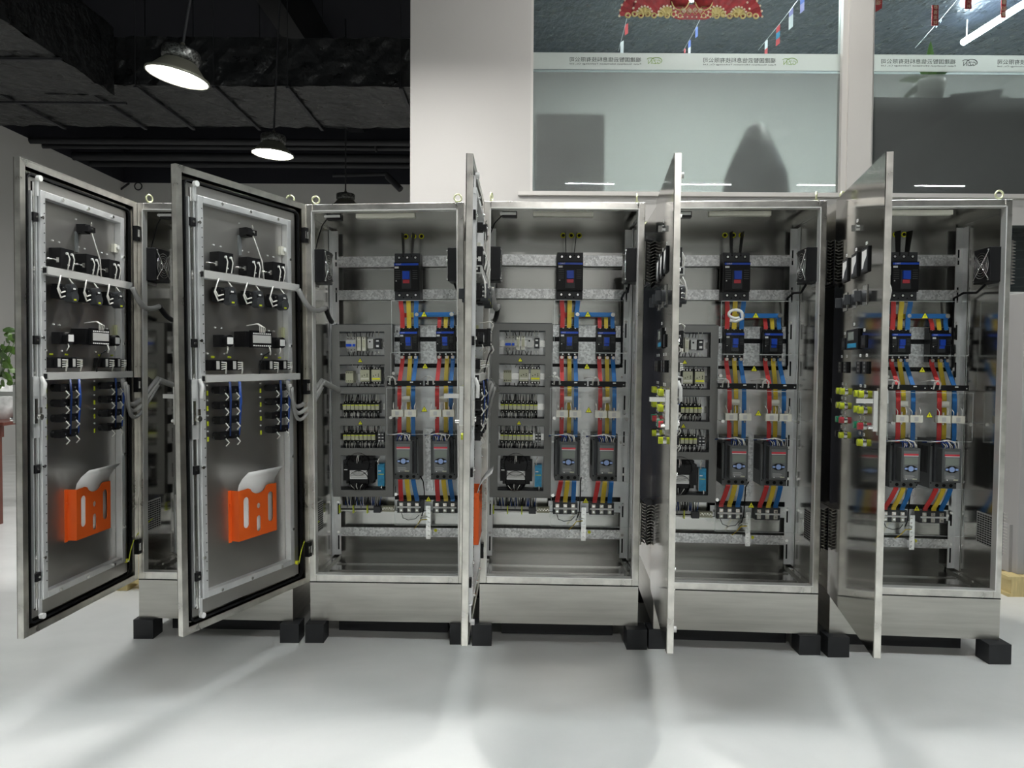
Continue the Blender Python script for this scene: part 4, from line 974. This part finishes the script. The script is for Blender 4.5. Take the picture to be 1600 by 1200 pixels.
# foot blocks
def foot(x0, x1, yb_px, topz, label, back=0.):
    a = ray(x0, yb_px, Z=0); b = ray(x1, yb_px, Z=0); w_ = b.x-a.x; Y = (a.y+b.y)/2+back
    o = MB().box(-w_/2, w_/2, 0, .10, 0, topz, 'block').build('foot_block', None, .002)
    o.location = ((a.x+b.x)/2, Y, 0); tag(o, label, 'block', 'black blocks under the cabinets'); return o
FB_ = [('A', 0, 208, 239.5, 998.5, 'leftmost black block, under the front left corner of the far left cabinet'),
       ('A', 1, 437, 467, 1005, 'black block under the right corner of the far left cabinet, below the second door'),
       ('B', 0, 476.5, 506, 1005, 'black block under the front left corner of the second cabinet'),
       ('B', 1, 702.5, 734, 1007.5, 'black block under the second cabinet, left of the edge-on door bottom'),
       ('C', 0, 737.5, 768, 1009.5, 'black block under the middle cabinet, right of the edge-on door bottom'),
       ('C', 1, 979, 1011, 1015.5, 'black block under the front right corner of the middle cabinet'),
       ('D', 0, 1013, 1044, 1014.5, 'black block partly behind the foot of the fourth door'),
       ('D', 1, 1249, 1282, 1024, 'black block under the front right corner of the fourth cabinet'),
       ('E', 0, 1293.5, 1327, 1027.5, 'black block under the left corner of the rightmost cabinet'),
       ('E', 1, 1545, 1580, 1038.5, 'rightmost black block, sticking out past the last cabinet corner')]
for n, sd, x0, x1, yb_, lab in FB_:
    X0, Y0, yaw, tilt, da, dzz = CAB[n]
    tz = .1+dzz-(0.03 if not sd else .77)*math.sin(tilt)-.0004
    o = foot(x0, x1, yb_, tz, lab)
    p = cabs[n][0].matrix_world @ Vector((.05 if not sd else .75, .74, 0))
    q = MB().box(-.05, .05, -.05, .05, 0, tz, 'block').build('foot_block', None, .002); q.location = (p.x, p.y, 0)
    tag(q, 'rear '+('left' if not sd else 'right')+' black block in the shade under '+{'A': 'the far left', 'B': 'the second', 'C': 'the middle', 'D': 'the fourth', 'E': 'the rightmost'}[n]+' cabinet', 'block', 'black blocks under the cabinets')

# ================================================================== OFFICE CONTENTS
def at(px, py, Y): return ray(px, py, Y=Y)
# red fan ornament
YFN = 6.55
c = at(1079, 28, YFN); s = YFN/F
root = empty('fan_ornament', tuple(c)); tag(root, 'wide red and gold paper fan ornament hanging behind the upper office glass', 'ornament')
def fanshape(cx_, cz_, R, a0, a1, y, k, name, n=14):
    t = MB(); vs = [(cx_, y, cz_)]; 
    for i in range(n+1):
        a = a0+(a1-a0)*i/n; vs.append((cx_+R*math.cos(a), y+(.006 if i % 2 else -.006), cz_+R*math.sin(a)))
    m0 = len(vs); vs += [(x, y_+.004, z) for x, y_, z in vs]
    fs = [(0, i+1, i+2) for i in range(n)]+[(m0, m0+i+2, m0+i+1) for i in range(n)]+[(i+1, m0+i+1, m0+i+2, i+2) for i in range(n)]+[(0, m0, m0+1, 1), (0, n+1, m0+n+1, m0)]
    t.add(vs, fs, k)
    for i in range(n+1):
        a = a0+(a1-a0)*i/n; t.cyl((cx_+R*math.cos(a), y-.012, cz_+R*math.sin(a)), (cx_+R*math.cos(a), y, cz_+R*math.sin(a)), .010, 'pinkt', 6)
    t.build(name, root)
for sg in (-1, 1):
    fanshape(sg*72*s, 2*s, 38*s, 0, PI, .0, 'fanred', 'fan_leaf'); fanshape(sg*45*s, 2*s, 45*s, 0, PI, -.02, 'fanred', 'fan_leaf')
    fanshape(sg*72*s, 2*s, 12*s, 0, PI, -.03, 'fangold', 'fan_leaf', 8); fanshape(sg*38*s, 0, 14*s, 0, PI, -.04, 'fangold', 'fan_leaf', 8)
    t = MB()
    for i in range(9): t.torus(((18+i*10)*sg*s, -.045, -.5*s+(i % 2)*2*s), 3.5*s, 1.3*s, 'fangold', 'y', 10, 5)
    tag(t.build('flower_trim', root), kind='stuff')
    t = MB()
    for r_, z_ in ((14*s, 20*s), (11*s, 23*s), (8*s, 27*s)): t.torus((sg*18*s, -.045, z_), r_*.9, 1.4*s, 'fangold', 'y', 16, 5)
    t.lathe([(14*s, 8*s), (15*s, 0), (11*s, -8*s), (.001, -9*s)], (sg*18*s, -.02, 22*s), 'fanred', 18); t.build('lantern_motif', root)
t = MB(); t.prism([(-30*s, -3*s), (-20*s, -6*s), (20*s, -6*s), (30*s, -3*s), (30*s, 16*s), (-30*s, 16*s)], -.05, -.04, 'y', 'fanred')
for i in range(9): t.cyl(((-28+7*i)*s, -.056, -3*s), ((-28+7*i)*s, -.05, -3*s), 1.2*s, 'pinkt', 8)
for i in range(4):
    x = (-14+9.4*i)*s
    for dx, dz_ in ((-1, 1), (1, 1), (1, -1), (-1, -1)): t.tube([(x+dx*5*s, -.052, 6*s), (x, -.052, 6*s+dz_*5.5*s)], .5*s, 'fangold', 4)
t.build('centre_panel', root)
me = text_mesh('greeting_text', '恭贺新春', 7.2*s, 'pinkt', w=1.3)
for v in me.vertices: v.co.x *= -1
me.flip_normals(); place(me, 'greeting_text', root, (0, -.055, 6*s))
MB().box(-.004, .004, -.01, -.004, .3, ZO-c.z, 'ink').build('hanging_cord', root)

# bunting: cords with small flags
def bunting(p0, p1, flags, lab):
    root = empty('flag_bunting', tuple(p0)); tag(root, lab, 'bunting')
    d = p1-p0; MB().tube([(0, 0, 0), tuple(d*.5+Vector((0, 0, -.01))), tuple(d)], .003, 'flagw', 5).build('cord', root)
    for t_, cols, w_, h_ in flags:
        q = d*t_; m1 = MB(); n = len(cols)
        for i, k in enumerate(cols):
            za = -h_*i/n; zb = -h_*(i+1)/n
            m1.add([(q.x, q.y, q.z+za), (q.x+w_, q.y+.02, q.z+za+w_*.9), (q.x+w_, q.y+.02, q.z+zb+w_*.9), (q.x, q.y, q.z+zb),
                    (q.x, q.y+.002, q.z+za), (q.x+w_, q.y+.022, q.z+za+w_*.9), (q.x+w_, q.y+.022, q.z+zb+w_*.9), (q.x, q.y+.002, q.z+zb)],
                   [(0, 1, 2, 3), (7, 6, 5, 4), (0, 3, 7, 4), (1, 5, 6, 2), (0, 4, 5, 1), (3, 2, 6, 7)], k)
        m1.build('flag', root)
YB2 = 7.2
bunting(at(1185, 78, YB2), at(1262, -20, YB2+.1), [(.13, ('flagw', 'flagr'), .035, .16), (.36, ('flagr', 'psu', 'flagr'), .045, .19), (.62, ('flagp', 'flagw', 'flagw'), .05, .19), (.85, ('flagb', 'flagp'), .05, .17)], 'slanting cord of small flags right of the red fan ornament')
bunting(at(1067, 80, YB2), at(1095, 28, YB2), [(.06, ('flagr',), .02, .07), (.3, ('flagb', 'flagw'), .03, .14), (.7, ('flagb', 'flagb'), .03, .1)], 'short cord of blue and white flags below the red fan ornament')
bunting(at(966, 80, YB2), at(980, 26, YB2), [(.25, ('flagw', 'flagw'), .035, .17), (.75, ('flagr',), .035, .1)], 'short cord with a white flag below the left end of the fan ornament')
bunting(at(1430, 75, YB2), at(1512, -20, YB2+.4), [(.38, ('psu',), .03, .04), (.46, ('psu',), .03, .04)], 'thin slanting cord with tiny teal flags in the right office window')
# hanging red banners with characters
for px, y0, y1, w_, txt, lab in ((1461, 8, 40, 10, '恭喜发财', 'longest red character banner hanging in the right office window'), (1513, -14, 14, 10, '大吉大利', 'red character banner second from the left, cut by the picture top'),
                               (1568, -10, 28, 8, '万事如意', 'faded red banner in front of the glare at the far right'), (1372, -10, 20, 10, '福', 'red pennant beside the white window post')):
    Y = 7.0; a = at(px, y0, Y); b = at(px, y1, Y); hw = w_*Y/F/2
    root = empty('red_banner', tuple(b)); tag(root, lab, 'banner')
    h = a.z-b.z
    if len(txt) > 1: MB().box(-hw, hw, 0, .006, 0, h, 'fanred').build('banner_cloth', root)
    else: MB().prism([(-hw*1.2, 0), (hw*1.2, hw*1.4), (hw*1.2, h), (-hw*1.2, h)], 0, .006, 'y', 'fanred').build('banner_cloth', root)
    MB().cyl((0, .003, h), (0, .003, ZO-b.z), .003, 'ink', 5).build('hanging_cord', root)
    for i, chh in enumerate(txt):
        me = text_mesh('character', chh, h/len(txt)*.85 if len(txt) > 1 else hw*1.6, 'pinkt')
        for v in me.vertices: v.co.x *= -1
        me.flip_normals(); place(me, 'character', root, (0, -.003, h-(i+.5)*h/len(txt)))
# ledge in the right window with plant, vase and boxes
ze = at(1450, 160, 6.25).z
o = MB().box(g2+.02, g3-.1, YW+.14, YW+.62, zs-.1, ze, 'dgrey').build('low_bookcase'); tag(o, 'long dark low cabinet behind the frosted glass of the right window', 'cabinet')
def leaf(t, base, tip, w_, k, droop=.0, n=7):
    base = Vector(base); tip = Vector(tip); d = tip-base; side = d.cross(Vector((0, 1, 0))).normalized()
    vs = []
    for i in range(n+1):
        q = i/n; p = base+d*q+Vector((0, 0, -droop*q*q)); ww = w_*math.sin(PI*min(1, .08+q*.92))**.8
        vs += [tuple(p-side*ww/2), tuple(p+Vector((0, -w_*.12*math.sin(PI*q), 0))), tuple(p+side*ww/2)]
    fs = []
    for i in range(n): a = 3*i; fs += [(a, a+1, a+4, a+3), (a+1, a+2, a+5, a+4)]
    t.add(vs, fs, k, True)
root = empty('potted_plant', (at(1452, 160, 6.3).x, 6.3, ze+.001)); tag(root, 'potted plant with broad dark leaves behind the right office window', 'plant')
MB().lathe([(.0001, 0), (.09, 0), (.13, .16), (.12, .2), (.10, .2)], (0, 0, 0), 'lgrey', 20).build('pot', root)
for i, (tx, tz, w_, dr_) in enumerate(((-.0, .55, .075, 0), (.25, .42, .06, .02), (-.3, .30, .07, .12), (.18, .5, .03, .05), (-.14, .42, .06, .04), (-.3, .12, .06, .15), (.1, .36, .06, .02))):
    t = MB(); leaf(t, (0, 0, .18), (tx, -.02*(i % 3), tz), w_, 'leaf2' if i % 2 else 'leaf', dr_); t.build('leaf', root)
o = MB().prism([(0, 0), (.46, 0), (.50, .12), (.04, .07)], 0, .25, 'y', 'dgrey').build('document_box'); o.location = tuple(at(1478, 160, 6.3)); tag(o, 'slanted dark box lying on the low cabinet right of the plant', 'box')
o = MB().prism([(0, 0), (.10, 0), (.08, .055), (.02, .055)], 0, .12, 'y', 'grey').build('small_box'); o.location = tuple(at(1562, 160, 6.3)); tag(o, 'small grey box at the right end of the low cabinet', 'box')
# tall cupboard behind the left pane
a = at(838, 178, 6.4); b = at(945, 178, 6.4)
o = MB().box(0, b.x-a.x, 0, .4, 0, a.z-zw0-.05, 'gpanel').build('cupboard'); o.location = (a.x, 6.4, zw0+.05); tag(o, 'grey cupboard blurred behind the left of the frosted pane', 'cupboard')
# office chair silhouette behind centre of pane
p = at(1180, 300, 6.6); t = empty('office_chair', (p.x, 6.6, zw0+.05)); tag(t, 'dark high-backed chair blurred behind the frosted pane', 'chair')
MB().lathe([(.3, .02), (.32, .1), (.28, .5), (.2, .7), (.08, .95), (.0001, 1.0)], (0, 0, .0), 'dgrey', 18).build('chair_back', t)

# ================================================================== LEFT BACKGROUND
p = ray(10, 655, Y=6.4); tz = p.z
root = empty('wooden_table', (p.x-.4, 6.4, 0)); tag(root, 'dark red wooden table at the far left edge', 'table')
MB().box(-.9, .62, -.35, .45, tz-.03, tz, 'wood').build('table_top', root, .006)
MB().box(-.85, .57, -.3, -.27, tz-.13, tz-.03, 'wood').build('apron', root)
for x in (-.8, .5):
    for y in (-.27, .38): MB().box(x-.03, x+.03, y-.03, y+.03, 0, tz-.03, 'wood').build('leg', root)
root = empty('wooden_bench', (p.x+.05, 5.6, 0)); tag(root, 'dark wooden bench with slanting legs in front of the far left table', 'bench')
MB().box(-.6, .16, -.14, .14, .43, .46, 'wood').build('seat', root, .004)
for x, dx in ((-.5, -.08), (.10, -.1)):
    for y in (-.1, .1): MB().add([(x-.02+dx, y-.02, 0), (x+.03+dx, y-.02, 0), (x+.03+dx, y+.02, 0), (x-.02+dx, y+.02, 0), (x-.02, y-.02, .43), (x+.03, y-.02, .43), (x+.03, y+.02, .43), (x-.02, y+.02, .43)], [(0, 3, 2, 1), (4, 5, 6, 7), (0, 1, 5, 4), (1, 2, 6, 5), (2, 3, 7, 6), (3, 0, 4, 7)], 'wood').build('leg', root)
MB().box(-.55, .1, -.015, .015, .2, .24, 'wood').build('stretcher', root)
root = empty('leafy_plant', (ray(6, 600, Y=6.5).x, 6.45, tz)); tag(root, 'green leafy plant in a marbled vase at the left picture edge', 'plant')
MB().lathe([(.0001, 0), (.09, 0), (.115, .12), (.12, .25), (.08, .36), (.06, .38), (.055, .36)], (0, 0, 0), 'vase', 22).build('vase', root)
rd = random.Random(4)
for i in range(70):
    a = rd.uniform(0, 2*PI); rr = rd.uniform(.02, .2); z = rd.uniform(.36, .82)-rr*.5; b_ = Vector((rr*math.cos(a), rr*math.sin(a)*.7, z)); ta = a+rd.uniform(-.6, .6); ln = rd.uniform(.07, .13)
    t = MB(); leaf(t, b_, b_+Vector((ln*math.cos(ta), ln*.6*math.sin(ta), rd.uniform(-.07, .06))), .055, 'leaf' if rd.random() < .7 else 'leaf2', .02, 4); t.build('leaf', root)
t = MB()
for i in range(8): a = i*.8; t.tube([(0, 0, .34), (.05*math.cos(a), .05*math.sin(a), .5), (.14*math.cos(a), .14*math.sin(a), .7)], .004, 'leaf2', 5)
t.build('stem', root)
# white cross arm seen left of the first door (door handle arm of a further cabinet) and pallet with wood chips
p = ray(190, 933, Z=0)
root = empty('wood_pallet', (p.x-.12, p.y+.12, 0)); tag(root, 'low wooden pallet with packing straw seen under the far left door', 'pallet')
for i in range(5): MB().box(-.5, .6, .02+i*.16, .12+i*.16, .04, .06, 'pine').build('slat', root)
for x in (-.45, .05, .5): MB().box(x-.04, x+.04, 0, .8, 0, .04, 'pine').build('bearer', root)
t = MB()
for i in range(160):
    x, y = rd.uniform(-.4, .5), rd.uniform(.04, .7); z = .06+rd.uniform(0, .05); a = rd.uniform(0, PI); t.box(x, x+.05*abs(math.cos(a))+.01, y, y+.05*abs(math.sin(a))+.01, z, z+.006, 'chip')
tag(t.build('packing_straw', root), kind='stuff')

# ================================================================== RIGHT BACKGROUND
pr = ray(1582, 930, Z=0); Yp = 4.35
xa = ray(1575, 920, Y=Yp).x
root = empty('wood_pallet', (xa, Yp, 0)); tag(root, 'pale wooden pallet under the grey cabinet at the right edge', 'pallet')
for i in range(5): MB().box(0, 1.1, i*.17, i*.17+.12, .105, .125, 'pine').build('slat', root)
for y in (0, .35, .7):
    for x in (.02, .5, .98): MB().box(x, x+.1, y, y+.1, .02, .105, 'pine').build('block', root)
for y in (0, .35, .7): MB().box(0, 1.1, y, y+.1, 0, .02, 'pine').build('bearer', root)
root = empty('packed_cabinet', (xa+.09, Yp+.05, .125)); tag(root, 'grey metal cabinet standing on the pale pallet at the right edge', 'cabinet')
zt = ray(1597, 640, Y=Yp).z
MB().box(0, .8, 0, .6, 0, 1.75, 'gpanel').build('body', root, .004)
MB().box(-.02, 0, .05, .5, 0, .30, 'gpanel').build('side_cover', root)
MB().box(.04, .76, -.004, 0, .05, 1.7, 'gpanel').build('door', root)
# white drawer unit / grey panel behind
a = ray(1560, 748, Y=5.2); b = ray(1593.5, 788, Y=5.2)
root = empty('machine_cabinet', (a.x, 5.2, 0)); tag(root, 'grey machine cabinet with a white panel, standing past the last cabinet', 'cabinet')
zt = ray(1570, 728, Y=5.2).z
MB().box(-.6, b.x-a.x+.02, 0, .5, 0, zt, 'gpanel').build('body', root, .004)
MB().box(-.5, b.x-a.x, -.01, 0, b.z, a.z, 'white').build('white_panel', root)
MB().box(-.6, b.x-a.x+.02, -.006, 0, a.z+.005, zt, 'dgrey').build('dark_strip', root)
# things glimpsed in the gap between the middle and fourth cabinets
a = ray(1000, 752, Y=4.9); b = ray(1047, 752, Y=4.9)
root = empty('storage_crate', ((a.x+b.x)/2, 4.9, 0)); tag(root, 'grey crate on a tan strip, glimpsed in the gap left of the fourth door', 'crate')
MB().box(-.2, .2, 0, .3, .16, a.z, 'gpanel').build('crate_body', root, .004); MB().box(-.22, .22, -.01, .31, .08, .16, 'towel').build('crate_base', root); MB().box(-.2, .2, 0, .3, 0, .08, 'wood').build('runner', root)
root = empty('tissue_box', (ray(1014, 750, Y=4.95).x, 5.0, a.z)); tag(root, 'tan box with a white paper tip standing on the grey crate in the gap', 'box')
MB().box(-.045, .045, -.04, .04, 0, .15, 'towel').build('box_body', root); MB().lathe([(.04, .15), (.03, .18), (.008, .21), (.0001, .215)], (0, 0, 0), 'white', 12).build('paper_tip', root)
